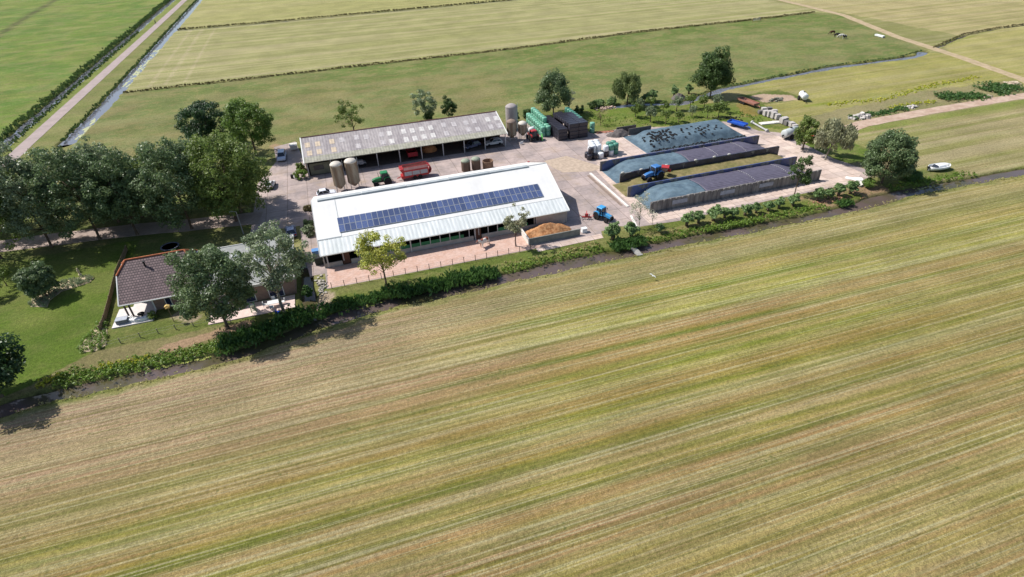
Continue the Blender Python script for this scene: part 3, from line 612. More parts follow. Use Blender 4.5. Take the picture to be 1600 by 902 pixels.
Fh = [(0, 1, 2, 3, 4, 5), (7, 6, 9, 4, 3, 8), (5, 4, 9), (2, 8, 3)]
mb = MB(); mb.add(Vh, Fh); t_ = .14; mb.add([(x, y, z - t_) for x, y, z in Vh], [tuple(reversed(f)) for f in Fh])
E_ = [(0, 1), (1, 2), (2, 8), (8, 7), (7, 6), (6, 9), (9, 5), (5, 0)]
mb.add(Vh + [(x, y, z - t_) for x, y, z in Vh], [(a, b_, b_ + 10, a + 10) for a, b_ in E_]); roof = mb.build("roof", tile, house)
mb = MB()
for a, b_ in ((4, 3), (4, 5), (4, 9), (3, 2), (3, 8)): mb.tube(Vector(Vh[a]) + Vector((0, 0, .03)), Vector(Vh[b_]) + Vector((0, 0, .03)), .13, n=8)
mb.build("ridge_tiles", orange, roof)
mb = MB()
for a, b_ in E_:
    p, q = Vector(Vh[a]), Vector(Vh[b_]); mb.tube(p + Vector((0, 0, -.08)), q + Vector((0, 0, -.08)), .11, n=6)
mb.build("fascia", wtrim, roof)
mb = MB(); p = onslope(227, 416, 2.8, 82.3, .737); mb.tube((p[0] - HX, p[1] - HY, p[2] - .1), (p[0] - HX, p[1] - HY, p[2] + .75), .13, n=10); mb.tube((p[0] - HX, p[1] - HY, p[2] + .75), (p[0] - HX, p[1] - HY, p[2] + .85), .2, n=10); mb.build("vent_pipe", mat("black_pipe", (44, 42, 44), .6, .3), roof)
brick = mat("brown_brick", (150, 126, 114), .9, .15, .1, 3, .2, 20)
mb = MB(); mb.box(-1.5, -4.2, 0, 4.9, 5.0, 2.75); mb.box(-4.9, -.9, 0, -1.5, 5.0, 2.75)
for s in (-1, 1):
    X = 4.85 * s; mb.prism([(-4.2 if s > 0 else -4.2, 2.75), (5.0, 2.75), (5.0, 3.2), (1.87, 5.4), (-1.87, 5.4), (-4.2, 3.75)], X - .06, X + .06, 'YZ')
mb.build("wall", brick, house)
for (a, b_, c, d) in ((0.1, 1.0, .35, 2.15), (2.6, 3.9, .9, 2.1)):
    mb = MB(); mb.box(a, -4.27, c, b_, -4.2, d); fr_ = mb.build("window", wtrim, house); mb = MB(); mb.box(a + .12, -4.3, c + .12, b_ - .12, -4.27, d - .12); mb.build("pane", mat("house_glass", (42, 52, 78), .1, .5, .1), fr_)
mb = MB(); mb.box(-1.62, -4.24, 0, -1.42, -4.2, 2.7); mb.build("downpipe", wtrim, house)
mb = MB(); mb.box(-3.9, -.96, .2, -1.9, -.9, 2.3); d_ = mb.build("glass_door", mat("house_glass", (42, 52, 78)), house)
for (X, Y) in ((-5.0, -4.9), (-4.4, -4.9)): mb = MB(); mb.box(X - .1, Y - .1, 0, X + .1, Y + .1, 2.75); mb.build("veranda_post", mat("dark_post", (92, 84, 80), .8), house)
mb = MB(); mb.box(-6.9, -7.1, 0, -1.45, -2.2, .16); mb.box(-5, -2.2, 0, -1.55, -.95, .16); mb.build("terrace", mat("white_terrace_tiles", (222, 216, 212), .7, .3, .06), house)
# flat roofed annex
AXc, AYc = -17.2, 87.5
annex = thing("flat_roof_annex", "single storey annex with a grey flat roof and white roof edge beside the tiled house", "annex", (AXc, AYc, 0))
grav = mat("grey_roof_felt", (150, 152, 150), .9, .15, .12, 1.0, .2, 10)
mb = MB(); mb.box(-6.9, -7.0, 2.85, 6.7, 7.0, 3.0); mb.build("roof", grav, annex)
mb = MB(); mb.box(-7.05, -7.15, 2.75, -6.9, 7.15, 3.12); mb.box(6.7, -7.15, 2.75, 6.85, 7.15, 3.12); mb.box(-6.9, -7.15, 2.75, 6.7, -7, 3.12); mb.box(-6.9, 7, 2.75, 6.7, 7.15, 3.12); mb.build("roof_edge", mat("grey_white_edge", (206, 206, 202), .6), annex)
mb = MB(); mb.box(-6.7, -6.8, 0, 6.5, 6.8, 2.83); mb.build("wall", brick, annex)
mb = MB(); mb.box(-5.3, 4.6, 3.0, -4.6, 5.4, 3.9); mb.box(-5.4, 4.5, 3.9, -4.5, 5.5, 4.0); mb.build("chimney", mat("chimney_render", (186, 182, 176), .8), annex)
for X, Y in ((-2.2, 3.4), (1.2, 0.5), (4.6, -3.4)): mb = MB(); mb.box(X - .6, Y - .6, 3.0, X + .6, Y + .6, 3.18); mb.frus((X - .5, Y - .5, X + .5, Y + .5), (X - .35, Y - .35, X + .35, Y + .35), 3.18, 3.36); mb.build("skylight", mat("skylight_dome", (222, 226, 230), .2, .5), annex)
for a in (-5.4, -1.5, 2.6): mb = MB(); mb.box(a, -6.87, .1, a + 2.2, -6.8, 2.3); w_ = mb.build("window", wtrim, annex); mb = MB(); mb.box(a + .12, -6.9, .22, a + 2.08, -6.87, 2.18); mb.build("pane", mat("house_glass", (42, 52, 78)), w_)
mb = MB(); mb.box(-5.9, -10.7, 0, 6.2, -7.2, .12); mb.build("terrace", mat("pink_terrace_tiles", (222, 200, 192), .8, .2, .08), annex)

# ---- silos and tanks
sil = mat("brown_polyester_silo", (128, 106, 84), .55, .4, .14, .6, c2=(150, 140, 122), mix_scale=.8, stretch=(1.2, 1.2, .3)); siltop = mat("pale_silo_top", (212, 204, 192), .7, .3, .1, 1)
def silo(name, label, x, y, r, z0, z1, zt, m_, mt_, legs=4, cone=True, group=None, ladder=False):
    s = thing(name, label, "silo", (x, y, 0), 0, group)
    prof = ([(.25, z0 - .9)] if cone else []) + [(r * .98, z0), (r, z0 + .2), (r, z1)]
    MB().lathe(prof, n=28).build("tank", m_, s, smooth=False)
    MB().lathe([(r + .02, z1 - .12), (r * .96, z1 + .12), (r * .75, z1 + (zt - z1) * .6), (r * .4, zt - .06), (.1, zt)], n=28).build("lid", mt_, s, smooth=True)
    for k in range(legs):
        a = math.pi / 4 + k * math.pi / 2; mb = MB(); mb.tube((math.cos(a) * r * .9, math.sin(a) * r * .9, 0), (math.cos(a) * r * .9, math.sin(a) * r * .9, z0 + .3), .07, n=6); mb.build("leg", steel, s)
    if ladder:
        mb = MB(); mb.tube((r + .12, -.2, .5), (r + .12, -.2, zt), .03, n=5); mb.tube((r + .12, .2, .5), (r + .12, .2, zt), .03, n=5)
        for z in np.arange(.7, zt, .35): mb.tube((r + .12, -.2, z), (r + .12, .2, z), .02, n=5)
        mb.build("ladder", steel, s)
    return s
silo("feed_silo", "left of the two tall brown feed silos behind the white barn", -1.2, 117.0, 1.2, 1.5, 5.9, 6.5, sil, siltop, ladder=True, group="tall brown feed silos")
silo("feed_silo", "right of the two tall brown feed silos, nearer to the green tractor", 1.75, 117.3, 1.25, 1.5, 6.0, 6.6, sil, siltop, ladder=True, group="tall brown feed silos")
gtop = mat("mossy_tank_top", (150, 158, 140), .8, .2, .12); btank = mat("brown_tank", (104, 86, 74), .6, .3, .12, .8)
silo("storage_tank", "left domed tank with pale green top behind the barn ridge", 25.6, 116.4, .98, .4, 2.6, 3.1, btank, gtop, cone=False)
silo("storage_tank", "middle domed tank with grey green top behind the barn ridge", 27.9, 116.3, .98, .4, 2.7, 3.2, btank, gtop, cone=False)
t = thing("open_tub", "low open brown tub beside the two domed tanks", "tub", (30.6, 116.4, 0)); MB().lathe([(1.15, 0), (1.2, 1.9), (1.1, 1.9), (1.05, .9)], n=24).build("tub_wall", mat("tan_tub", (150, 122, 100), .8), t)
gsil = mat("grey_concrete_silo", (168, 160, 158), .85, .2, .1, .7, stretch=(1.5, 1.5, .2)); x, y = 43.4, 138.6
silo("tower_silo", "tall pale grey silo standing behind the right end of the shed", x, y, 1.5, .2, 5.9, 6.6, gsil, gsil, legs=0, cone=False, ladder=True)
silo("feed_silo", "brown ribbed silo closest to the shed's right end", 41.0, 131.2, 1.2, 1.5, 4.6, 5.2, sil, mat("brown_silo_top", (140, 122, 110), .8), group="short brown feed silos by the shed")
silo("feed_silo", "tapered brown silo with a pale lid beside the red tractor", 43.6, 130.6, 1.1, 1.9, 4.0, 4.6, sil, siltop, group="short brown feed silos by the shed")

# ---- silage bunkers
bw = mat("bunker_concrete", (150, 146, 142), .9, .15, .14, .8, .2, 5, c2=(122, 118, 118), mix_scale=.6, stretch=(1, 1, .4)); wave_lines(bw, 'X', .32, .3, .25)
tarp = mat("blue_grey_net_cover", (100, 120, 132), .8, .2, .12, 1.1, .9, 1.1, c2=(82, 102, 116), mix_scale=.35)
film = mat("dark_silage_film", (66, 66, 84), .38, .5, .15, .9, .5, 1.2, c2=(48, 50, 66), mix_scale=.5)
lilac = mat("lilac_black_cover", (94, 90, 106), .6, .3, .1, 1.0, .4, 2); wave_lines(lilac, 'Y', .55, .8, .18)
bluef = mat("blue_wall_film", (82, 92, 132), .4, .5, .12, .8, .3, 1.5)
silg = mat("chopped_grass_silage", (136, 124, 88), .95, .1, .14, 1.2, .6, 6, c2=(116, 112, 72), mix_scale=.25)
def bunkwall(label, x0, x1, y, z, jag=0, m_=bw):
    w = thing("bunker_wall", label, "wall", ((x0 + x1) / 2, y, 0)); h = (x1 - x0) / 2; mb = MB()
    n = int((x1 - x0) / 1.25); dx = (x1 - x0) / n
    for k in range(n):
        zz = z + (random.uniform(-jag, jag) if jag else 0); a = -h + k * dx
        mb.box(a + .012, -.1, 0, a + dx - .012, .1, zz)
        if jag: mb.box(a + .05, -.28, zz - .35, a + .35, -.1, zz - .02)
    mb.box(-h, -.5, 0, h, -.1, .18) if jag else None
    mb.build("panels", m_, w); return w
bunkwall("rear concrete silage bunker wall next to the tyre covered heap", 52.5, 92.6, 105.6, 2.15)
bunkwall("concrete bunker wall between the open grass silage and the blue tractor lane's rear clamp", 53.5, 92.2, 98.3, 2.1)
bunkwall("concrete bunker wall between the open grass silage and the front clamp", 52.0, 91.6, 92.0, 2.15)
wD = bunkwall("front concrete bunker wall with uneven top facing the pollard willows", 52.7, 91.0, 84.4, 2.25, jag=.07)
mb = MB()
for x in (-14.6, -4.2, 4.6): mb.box(x, -.16, .9, x + 3.2, -.13, 1.7); 
mb.build("repair_plate", mat("grey_repair_plate", (166, 170, 182), .7), wD)
def clamp(name, label, x0, x1, y0, y1, prof, mats, hmax, edge=1.2, seed=0, nx=120, ny=26, skew=0.0):
    """silage clamp as a height field; mats = list of (part name, material, x from, x to)"""
    root = thing(name, label, "silage clamp", ((x0 + x1) / 2, (y0 + y1) / 2, 0)); ox, oy = (x0 + x1) / 2, (y0 + y1) / 2
    for nm, m_, a, b_ in mats:
        xs = np.linspace(a, b_, max(8, int((b_ - a) / .35))); ys = np.linspace(y0, y1, ny); X, Y = np.meshgrid(xs, ys)
        t = (X + (Y - y0) * skew - x0) / (x1 - x0); v = (Y - y0) / (y1 - y0)
        Zc = prof(t, v) * hmax + (fbm(X / 1.6, Y / 1.1, seed) - .5) * .16 + (fbm(X / .5, Y / .5, seed + 3) - .5) * .07
        Zc = np.maximum(Zc, .06)
        n2, n1 = X.shape; ii = np.arange(n1 * n2).reshape(n2, n1)
        Fq = np.stack([ii[:-1, :-1], ii[:-1, 1:], ii[1:, 1:], ii[1:, :-1]], -1).reshape(-1, 4)
        Vt = np.stack([X - ox, Y - oy, Zc], -1).reshape(-1, 3).tolist(); Fq = Fq.tolist()
        rim = list(ii[0, :]) + list(ii[1:, -1]) + list(ii[-1, -2::-1]) + list(ii[-2:0:-1, 0]); o = len(Vt)
        for r_ in rim: Vt.append([Vt[r_][0], Vt[r_][1], .0])
        for k in range(len(rim)): k2 = (k + 1) % len(rim); Fq.append([rim[k], o + k, o + k2, rim[k2]])
        mb = MB(); mb.add(Vt, Fq); mb.build(nm, m_, root, smooth=True)
    return root
sm = lambda a, b_, x: sstep(a, b_, x)
p1 = lambda t, v: sm(0, .16, t) * (1 - sm(.86, 1.0, t) * .75) * (.82 + .22 * np.sin(np.pi * np.clip(v, 0, 1)))
c1_ = clamp("silage_clamp", "rear silage clamp half under blue cover and half under lilac black film", 52.9, 92.0, 98.45, 105.45, p1, [("net_cover", tarp, 52.9, 70.2), ("film", lilac, 70.3, 91.6)], 2.0, seed=5, skew=.05)
c3_ = clamp("silage_clamp", "front silage clamp under blue cover and striped lilac film", 53.2, 91.0, 84.6, 91.85, p1, [("net_cover", tarp, 53.2, 65.2), ("film", lilac, 65.3, 90.4)], 1.95, seed=15, skew=.1)
p2 = lambda t, v: sm(0, .17, t) * (1 - sm(.93, 1, t) * .5) * .97
c2_ = tag(clamp("silage_clamp", "open grass silage clamp with a blue tractor on top", 51.8, 92, 92.15, 98.15, p2, [("silage", silg, 51.8, 91.6)], 1.0, seed=25), cat="silage clamp")
# film hanging over the walls
mb = MB()
def drape(mb, xa, xb, y, z0, z1, seed, out=.16):
    n = int((xb - xa) / .5); pts = []
    for k in range(n + 1):
        x = xa + (xb - xa) * k / n; w = .05 * math.sin(k * .9 + seed) + random.uniform(-.03, .03)
        f = min(1, max(0, (x - xa) / 3.0)); top = z0 + (z1 - z0) * f
        pts.append((x, y - out + w, 0.1, y - out * .6 + w * .4, top + .06 + abs(w), y + .15, top + .1))
    for a, b_ in zip(pts[:-1], pts[1:]):
        mb.quad((a[0], a[1], a[2]), (b_[0], b_[1], b_[2]), (b_[0], b_[3], b_[4]), (a[0], a[3], a[4]))
        mb.quad((a[0], a[3], a[4]), (b_[0], b_[3], b_[4]), (b_[0], b_[5], b_[6]), (a[0], a[5], a[6]))
drape(mb, 53.6 - 72.45, 92.0 - 72.45, 98.3 - 101.95, 1.6, 2.1, 1, .18); mb.build("hanging_film", film, c1_)
mb = MB(); drape(mb, 53 - 72.45, 92.2 - 72.45, 105.6 - 101.95, 2.0, 2.1, 2, .15); mb.build("wall_film", bluef, c1_)
mb = MB(); drape(mb, 52.6 - 72.1, 91.2 - 72.1, 92.0 - 88.225, 2.05, 2.1, 3, .15); mb.build("wall_film", bluef, c3_)
for root, xs_, ya, yb, cx, cy in ((c1_, (77.5, 84.5), 98.9, 105.1, 72.45, 101.95), (c3_, (76.5, 84.5), 85.1, 91.4, 72.1, 88.225)):
    for xq in xs_:
        mb = MB(); n = 12
        for i in range(n):
            y = ya + (yb - ya) * (i + .5) / n; v = (y - ya + .4) / 7.2; z = 2.0 * (.82 + .22 * math.sin(math.pi * v)) + .05
            mb.tube((xq - cx - .02, y - cy - .16, z - .02), (xq - cx + .03, y - cy + .16, z - .02), .06, n=6)
        mb.build('sandbag_row', mat('grey_sandbag', (158, 156, 160), .9, .1, .08), root)
# white sand bags along the clamp edges
sandbag = mat("white_sandbag", (206, 204, 196), .9, .1, .08)
# free heap under blue cover
ph_ = lambda t, v: np.minimum(sm(0, .13, t), 1 - sm(.86, 1.0, t)) * np.minimum(sm(0, .24, v), 1 - sm(.8, 1.0, v))
heap = clamp("silage_heap", "free standing silage heap under blue grey cover strewn with old tyres", 66.6, 93.4, 110.6, 122.4, ph_, [("net_cover", tarp, 66.6, 93.4)], 1.7, seed=35, ny=50, skew=-.12)
heap["category"] = "silage heap"
# ================================================================== VEHICLES AND THINGS
rubber = mat("tyre_rubber", (44, 43, 45), .85, .2, .12); rimm = mat("wheel_rim_grey", (160, 160, 160), .4, .5, .05, metal=.3)
glass = mat("vehicle_glass", (38, 46, 58), .08, .6, .05); blk = mat("black_plastic", (38, 38, 40), .6, .3, .1); chrome = mat("lamp_glass", (220, 222, 226), .1, .6, .03)
redl = mat("rear_lamp_red", (150, 24, 24), .3, .5, .05)
def wheel(parent, x, y, r, w, rim=None, name="wheel", n=22):
    mb = MB(); mb.lathe([(r * .6, -w / 2), (r * .93, -w / 2), (r, -w * .3), (r, w * .3), (r * .93, w / 2), (r * .6, w / 2)], n=n, axis='Y'); o = mb.build(name, rubber, parent); o.location = (x, y, r)
    s = 1 if y >= 0 else -1
    mb = MB(); mb.lathe([(r * .62, -w * .3), (r * .60, w * .3), (r * .5, w * .36), (r * .18, w * .2), (r * .12, w * .42)], n=n, axis='Y'); q = mb.build("rim", rim or rimm, o)
    if s < 0: q.scale = (1, -1, 1)
    return o
def paint(name, c, rough=.3): return mat(name, c, rough, .5, .03, 2)
def car(name, label, cat, loc, rz, c, L_=4.3, W=1.78, Hh=1.48, van=False, group=None):
    t = thing(name, label, cat, loc, rz, group); p = paint("car_paint_%d_%d_%d" % c, c); h = L_ / 2; w = W / 2; r = .33
    if van: body = [(-h, .35), (-h + .05, Hh * .62), (-h + .12, .98), (h * .42, 1.0), (h - .25, .86), (h - .02, .66), (h, .35)]
    else: body = [(-h, .35), (-h + .03, .62), (-h + .1, .92), (-h * .55, .97), (h * .28, .95), (h - .3, .80), (h - .04, .62), (h, .35)]
    mb = MB(); mb.prism(body, -w, w); mb.build("body", p, t, bevel=.06)
    ra, rb, wa, wb = (-h + .08, h * .5, -h + .18, h * .18) if van else (-h + .25, h * .36, -h + .75, h * .02)
    mb = MB(); mb.frus((ra, -w + .07, rb, w - .07), (wa, -w + .22, wb, w - .22), .93, Hh - .05); mb.build("window", glass, t)
    mb = MB(); mb.frus((wa - .03, -w + .2, wb + .03, w - .2), (wa + .06, -w + .27, wb - .06, w - .27), Hh - .06, Hh + .02); mb.build("car_roof", p, t, bevel=.03)
    mb = MB()
    for s in (-1, 1):
        for xa, xb in ((rb, wb), (ra, wa), ((ra + rb) / 2 - .1, (wa + wb) / 2 - .1)):
            mb.tube((xa, s * (w - .075), .93), (xb, s * (w - .225), Hh - .04), .035, n=5)
    mb.build("pillar", p, t)
    for s in (-1, 1):
        mb = MB(); mb.box(h - .1, s * w * .55 - .16, .58, h + .012, s * w * .55 + .16, .72); mb.build("headlight", chrome, t)
        mb = MB(); mb.box(-h - .012, s * w * .72 - .13, .62, -h + .1, s * w * .72 + .13, .86); mb.build("rear_light", redl, t)
        mb = MB(); mb.box(h * .25, s * (w + .08) - .08, .92, h * .25 + .12, s * (w + .08) + .08, 1.04); mb.build("wing_mirror", p, t)
    mb = MB(); mb.box(-h + .1, -w + .06, .2, h - .1, w - .06, .4); mb.build("underbody", blk, t)
    for x in (-h * .62, h * .62):
        for s in (-1, 1): wheel(t, x, s * (w - .1), r, .22)
    return t
car("parked_van", "pale blue white car parked under the dark trees left of the shed", "car", (-13.1, 141.2, .02), R(-92), (196, 206, 226), 4.4, 1.85, 1.75, van=True)
car("parked_car", "small white pickup parked beside the tree row left of the silos", "car", (-15.4, 125.0, .02), R(80), (222, 224, 224), 3.6, 1.6, 1.45)
car("parked_van", "silver white van parked against the far side of the white barn left of the silos", "van", (-4.2, 115.6, .02), R(4), (226, 228, 236), 4.0, 1.8, 1.55)
car("parked_car", "dark blue grey car parked in the shade at the corner of the flat roofed annex", "car", (-11.3, 101.2, .02), R(95), (92, 104, 134), 4.2, 1.75, 1.5)
def tractor(name, label, loc, rz, c, rimc, group=None, scale=1.0):
    t = thing(name, label, "tractor", loc, rz, group); p = paint("tractor_paint_%d_%d_%d" % c, c, .35); rm = paint("tractor_rim_%d_%d_%d" % rimc, rimc, .45); t.scale = (scale,) * 3
    mb = MB(); mb.prism([(.35, .95), (.35, 1.72), (1.6, 1.62), (2.25, 1.42), (2.35, 1.2), (2.35, .85)], -.38, .38); mb.build("bonnet", p, t, bevel=.07)
    mb = MB(); mb.box(2.34, -.3, .9, 2.39, .3, 1.3); mb.build("grille", blk, t)
    for s in (-1, 1): mb = MB(); mb.box(2.3, s * .22 - .09, 1.32, 2.37, s * .22 + .09, 1.42); mb.build("headlight", chrome, t)
    mb = MB(); mb.box(-1.5, -.3, .6, 2.2, .3, 1.0); mb.box(-1.1, -.62, .75, .3, .62, 1.1); mb.tube((1.7, -.75, .62), (1.7, .75, .62), .09); mb.tube((-.75, -.85, .85), (-.75, .85, .85), .13); mb.build("chassis", blk, t)
    mb = MB(); mb.frus((-1.15, -.72, .42, .72), (-1.0, -.66, .25, .66), 1.25, 2.55); mb.build("cab_glass", glass, t)
    mb = MB()
    for s in (-1, 1):
        mb.tube((.42, s * .73, 1.2), (.25, s * .67, 2.58), .045, n=6); mb.tube((-1.15, s * .73, 1.2), (-1.0, s * .67, 2.58), .05, n=6); mb.tube((-.4, s * .74, 1.2), (-.4, s * .67, 2.58), .04, n=6)
    mb.box(-1.17, -.76, 1.1, .45, .76, 1.28); mb.build("cab_frame", p if c[2] > c[1] else blk, t)
    mb = MB(); mb.frus((-1.15, -.78, .42, .78), (-1.0, -.68, .3, .68), 2.56, 2.76); mb.build("cab_roof", p, t, bevel=.05)
    for s in (-1, 1):
        mb = MB(); pr_ = [(-1.62 + .0, 1.35), (-1.45, 1.65), (-1.05, 1.84), (-.55, 1.84), (-.15, 1.62), (.02, 1.25), (-.06, 1.22), (-.22, 1.54), (-.58, 1.76), (-1.03, 1.76), (-1.4, 1.58), (-1.54, 1.33)]
        mb.prism(pr_, s * .72, s * 1.12); mb.build("mudguard", p, t)
        wheel(t, -.78, s * .96, .84, .5, rm, "rear_wheel"); wheel(t, 1.7, s * .86, .56, .38, rm, "front_wheel")
        mb = MB(); mb.box(.36, s * .95 - .1, 2.0, .44, s * .95 + .1, 2.35); mb.tube((.35, s * .72, 2.3), (.4, s * .95, 2.3), .02, n=5); mb.build("wing_mirror", blk, t)
    mb = MB(); mb.tube((.85, -.46, 1.5), (.85, -.46, 2.55), .05); mb.build("exhaust_pipe", blk, t)
    mb = MB(); mb.tube((-1.5, -.3, .6), (-2.1, -.28, .55), .05); mb.tube((-1.5, .3, .6), (-2.1, .28, .55), .05); mb.build("hitch_arm", blk, t)
    return t
tractor("tractor", "green tractor with yellow wheels hitched to the red forage wagon", (7.7, 117.0, .02), R(183), (38, 128, 72), (196, 164, 74))
tractor("tractor", "bright blue tractor parked on top of the open grass silage", (59.7, 95.6, .98), R(190), (64, 120, 182), (120, 140, 168), scale=1.05)
tractor("tractor", "light blue tractor in front of the pollard willow carrying a red implement at its rear", (43.5, 85.4, .02), R(-66), (70, 158, 214), (150, 160, 170), scale=.88)
tractor("tractor", "red tractor standing between the brown silos and the green bales", (45.7, 129.2, .02), R(96), (176, 52, 50), (190, 190, 186), scale=.95)
# red forage wagon
t = thing("forage_wagon", "red forage wagon with grey side panels behind the green tractor", "wagon", (14.6, 117.8, .02), R(2)); t.scale = (.84, .9, .92); red = paint("wagon_red", (178, 48, 50), .5); sil_ = mat("grey_side_panel", (176, 180, 184), .5, .3, .06)
mb = MB(); mb.box(-3.2, -1.15, .75, 3.4, 1.15, 1.05); mb.prism([(-3.2, 1.05), (-3.2, 1.9), (-3.75, 2.6), (-3.75, 2.9), (-2.9, 2.95), (-2.9, 1.05)], -1.15, 1.15); mb.box(3.3, -1.15, 1.05, 3.42, 1.15, 2.85); mb.build("body", red, t)
for s in (-1, 1):
    mb = MB(); mb.box(-2.9, s * 1.15 - .05, 1.05, 3.3, s * 1.15 + .05, 1.2); mb.box(-2.9, s * 1.15 - .05, 2.2, 3.3, s * 1.15 + .05, 2.55); mb.tube((-3.7, s * .8, 3.2), (3.5, s * .8, 3.25), .08)
    for x in (-2.9, -.85, 1.2, 3.2): mb.box(x - .05, s * 1.17 - .06, 1.2, x + .05, s * 1.17 + .06, 2.5)
    mb.build("side_frame", red, t)
    for x in (-1.87, .17, 2.2): mb = MB(); mb.box(x - .95, s * 1.14 - .03, 1.22, x + .95, s * 1.14 + .03, 2.18); mb.build("side_panel", sil_, t)
    for x in (-.3, 1.1): wheel(t, x, s * 1.0, .55, .42, rimm)
mb = MB(); [mb.add([(-2.9, s * 1.15, 2.52), (3.3, s * 1.15, 2.52), (3.3, s * .82, 3.16), (-2.9, s * .82, 3.16), (-2.9, s * 1.1, 2.52), (3.3, s * 1.1, 2.52), (3.3, s * .77, 3.16), (-2.9, s * .77, 3.16)], [(0, 1, 2, 3), (7, 6, 5, 4), (0, 4, 5, 1), (2, 6, 7, 3), (0, 3, 7, 4), (1, 5, 6, 2)]) for s in (-1, 1)]; mb.build('upper_side', mat('faded_pink_board', (220, 160, 148), .6, .3, .08), t)
mb = MB(); mb.box(-2.8, -1.08, 1.1, 3.25, 1.08, 1.14); mb.build("load_floor", mat("wagon_floor", (150, 132, 118), .8), t)
mb = MB(); mb.prism([(3.42, .9), (4.0, 1.2), (4.25, 2.0), (4.0, 2.7), (3.42, 2.95), (3.42, 2.8), (3.9, 2.55), (4.12, 2.0), (3.9, 1.3), (3.42, 1.05)], -1.15, 1.15); mb.build("tailgate", red, t)
mb = MB(); mb.tube((-3.2, -.5, .8), (-4.7, 0, .55), .08); mb.tube((-3.2, .5, .8), (-4.7, 0, .55), .08); mb.prism([(-3.6, .5), (-2.9, .5), (-2.9, 1.1), (-3.6, 1.2)], -.9, .9); mb.build("drawbar", red, t)
def simple_trailer(name, label, cat, loc, rz, L_, W, c, side=.5, wheels=2, z=.75):
    t = thing(name, label, cat, loc, rz); p = mat("trailer_paint_%d_%d_%d" % c, c, .5, .3, .12, 1.5); mb = MB(); h = L_ / 2; w = W / 2
    mb.box(-h, -w, z, h, w, z + .12)
    for s in (-1, 1): mb.box(-h, s * w - .04, z + .12, h, s * w + .04, z + side)
    mb.box(-h - .04, -w, z + .12, -h + .04, w, z + side); mb.box(h - .04, -w, z + .12, h + .04, w, z + side); mb.build("load_bed", p, t)
    mb = MB(); mb.tube((h, -.4, z), (h + 1.4, 0, z - .2), .06); mb.tube((h, .4, z), (h + 1.4, 0, z - .2), .06); mb.tube((h + 1.2, 0, z - .2), (h + 1.2, 0, 0), .05); mb.build("drawbar", p, t)
    for k in range(wheels):
        x = -h * .35 + (k - (wheels - 1) / 2) * .95
        for s in (-1, 1): wheel(t, x, s * (w - .1), z * .55, .25)
    return t
simple_trailer("farm_trailer", "bright blue flat trailer parked behind the tyre covered heap", "trailer", (95.6, 117.5, .03), R(-68), 4.6, 1.9, (44, 92, 186), .45, 1)
simple_trailer("farm_trailer", "long rusty brown trailer standing in the grass near the sand patch", "trailer", (108.9, 131.2, 0), R(-84), 6.4, 2.0, (158, 112, 98), .5, 2)
simple_trailer("machine_trailer", "dark red machine under the shed roof behind the third bay", "trailer", (16.0, 129.6, .06), R(90), 3.0, 2.2, (150, 30, 44), 1.0, 1)
def roundtank(name, label, loc, rz, L_, r, c, z=1.2, dark=True):
    t = thing(name, label, "tank", loc, rz); p = mat("tank_paint_%d_%d_%d" % c, c, .45, .4, .07, 1.2)
    MB().lathe([(.1, -L_ / 2 - .25), (r * .7, -L_ / 2 - .15), (r, -L_ / 2), (r, L_ / 2), (r * .7, L_ / 2 + .15), (.1, L_ / 2 + .25)], (0, 0, z + .1), 24, 'X').build("barrel", p, t, smooth=True)
    mb = MB(); mb.box(-L_ / 2, -.4, z - r, L_ / 2, .4, z - r * .7); mb.tube((L_ / 2, 0, z - r * .8), (L_ / 2 + 1.6, 0, .5), .08); mb.tube((L_ / 2 + 1.5, 0, .5), (L_ / 2 + 1.5, 0, 0), .05); mb.build("chassis", blk if dark else steel, t)
    for s in (-1, 1): wheel(t, -L_ * .12, s * (r + .12), .6, .4)
    mb = MB(); mb.tube((0, 0, z + r), (0, 0, z + r + .3), .25, n=12); mb.build("hatch", blk, t)
    mb = MB(); mb.tube((-L_ / 2 - .3, 0, z - .2), (-L_ / 2 - .6, 0, z - .3), .2, n=10); mb.build("outlet", blk, t)
    return t
roundtank("water_bowser", "white cylindrical tank on wheels standing alone in the grass by the mown field", (124.6, 128.4, 0), math.atan2(*(np.subtract(at(1260, 161), at(1249, 150))[::-1])), 3.2, .85, (232, 234, 236), 1.25)
roundtank("slurry_tanker", "pale grey slurry tanker parked against the ivy covered tree on the right", (101.8, 106.2, 0), R(15), 4.4, .95, (190, 196, 196), 1.35)
# orange hopper behind it
t = thing("fertiliser_hopper", "small orange hopper behind the ivy covered tree", "hopper", (*at(1263, 222), 0)); MB().lathe([(.2, .5), (.75, 1.3), (.8, 1.7), (.7, 1.72), (.3, .8)], n=16).build("hopper", paint("orange_paint", (226, 92, 50)), t)
mb = MB(); [mb.tube((x, y, 0), (x, y, 1.1), .05) for x in (-.5, .5) for y in (-.5, .5)]; mb.build("stand", steel, t)
# implement with red and white hopper behind the blue tractor on the silage
t = thing("fertiliser_spreader", "red and white spreader hopper lifted behind the blue tractor on the silage", "spreader", (62.7, 96.4, 1.75), R(8)); MB().lathe([(.25, .0), (.75, .6), (1.0, 1.0), (.9, 1.02), (.5, .5)], n=4).build("hopper", mat("faded_pink_white", (224, 188, 182), .5, .3, .1), t)
mb = MB(); mb.lathe([(.98, 1.0), (1.1, 1.08), (1.08, 1.22), (.95, 1.2)], n=4); mb.box(.5, -.9, .1, .8, .9, .75); mb.build("hopper_rim", red, t)
mb = MB(); mb.tube((-.9, -.3, -.1), (0, -.3, .2), .06); mb.tube((-.9, .3, -.1), (0, .3, .2), .06); mb.tube((-.9, 0, .5), (0, 0, .7), .05); mb.tube((0, 0, .2), (0, 0, -.75), .07); mb.build("frame", blk, t)
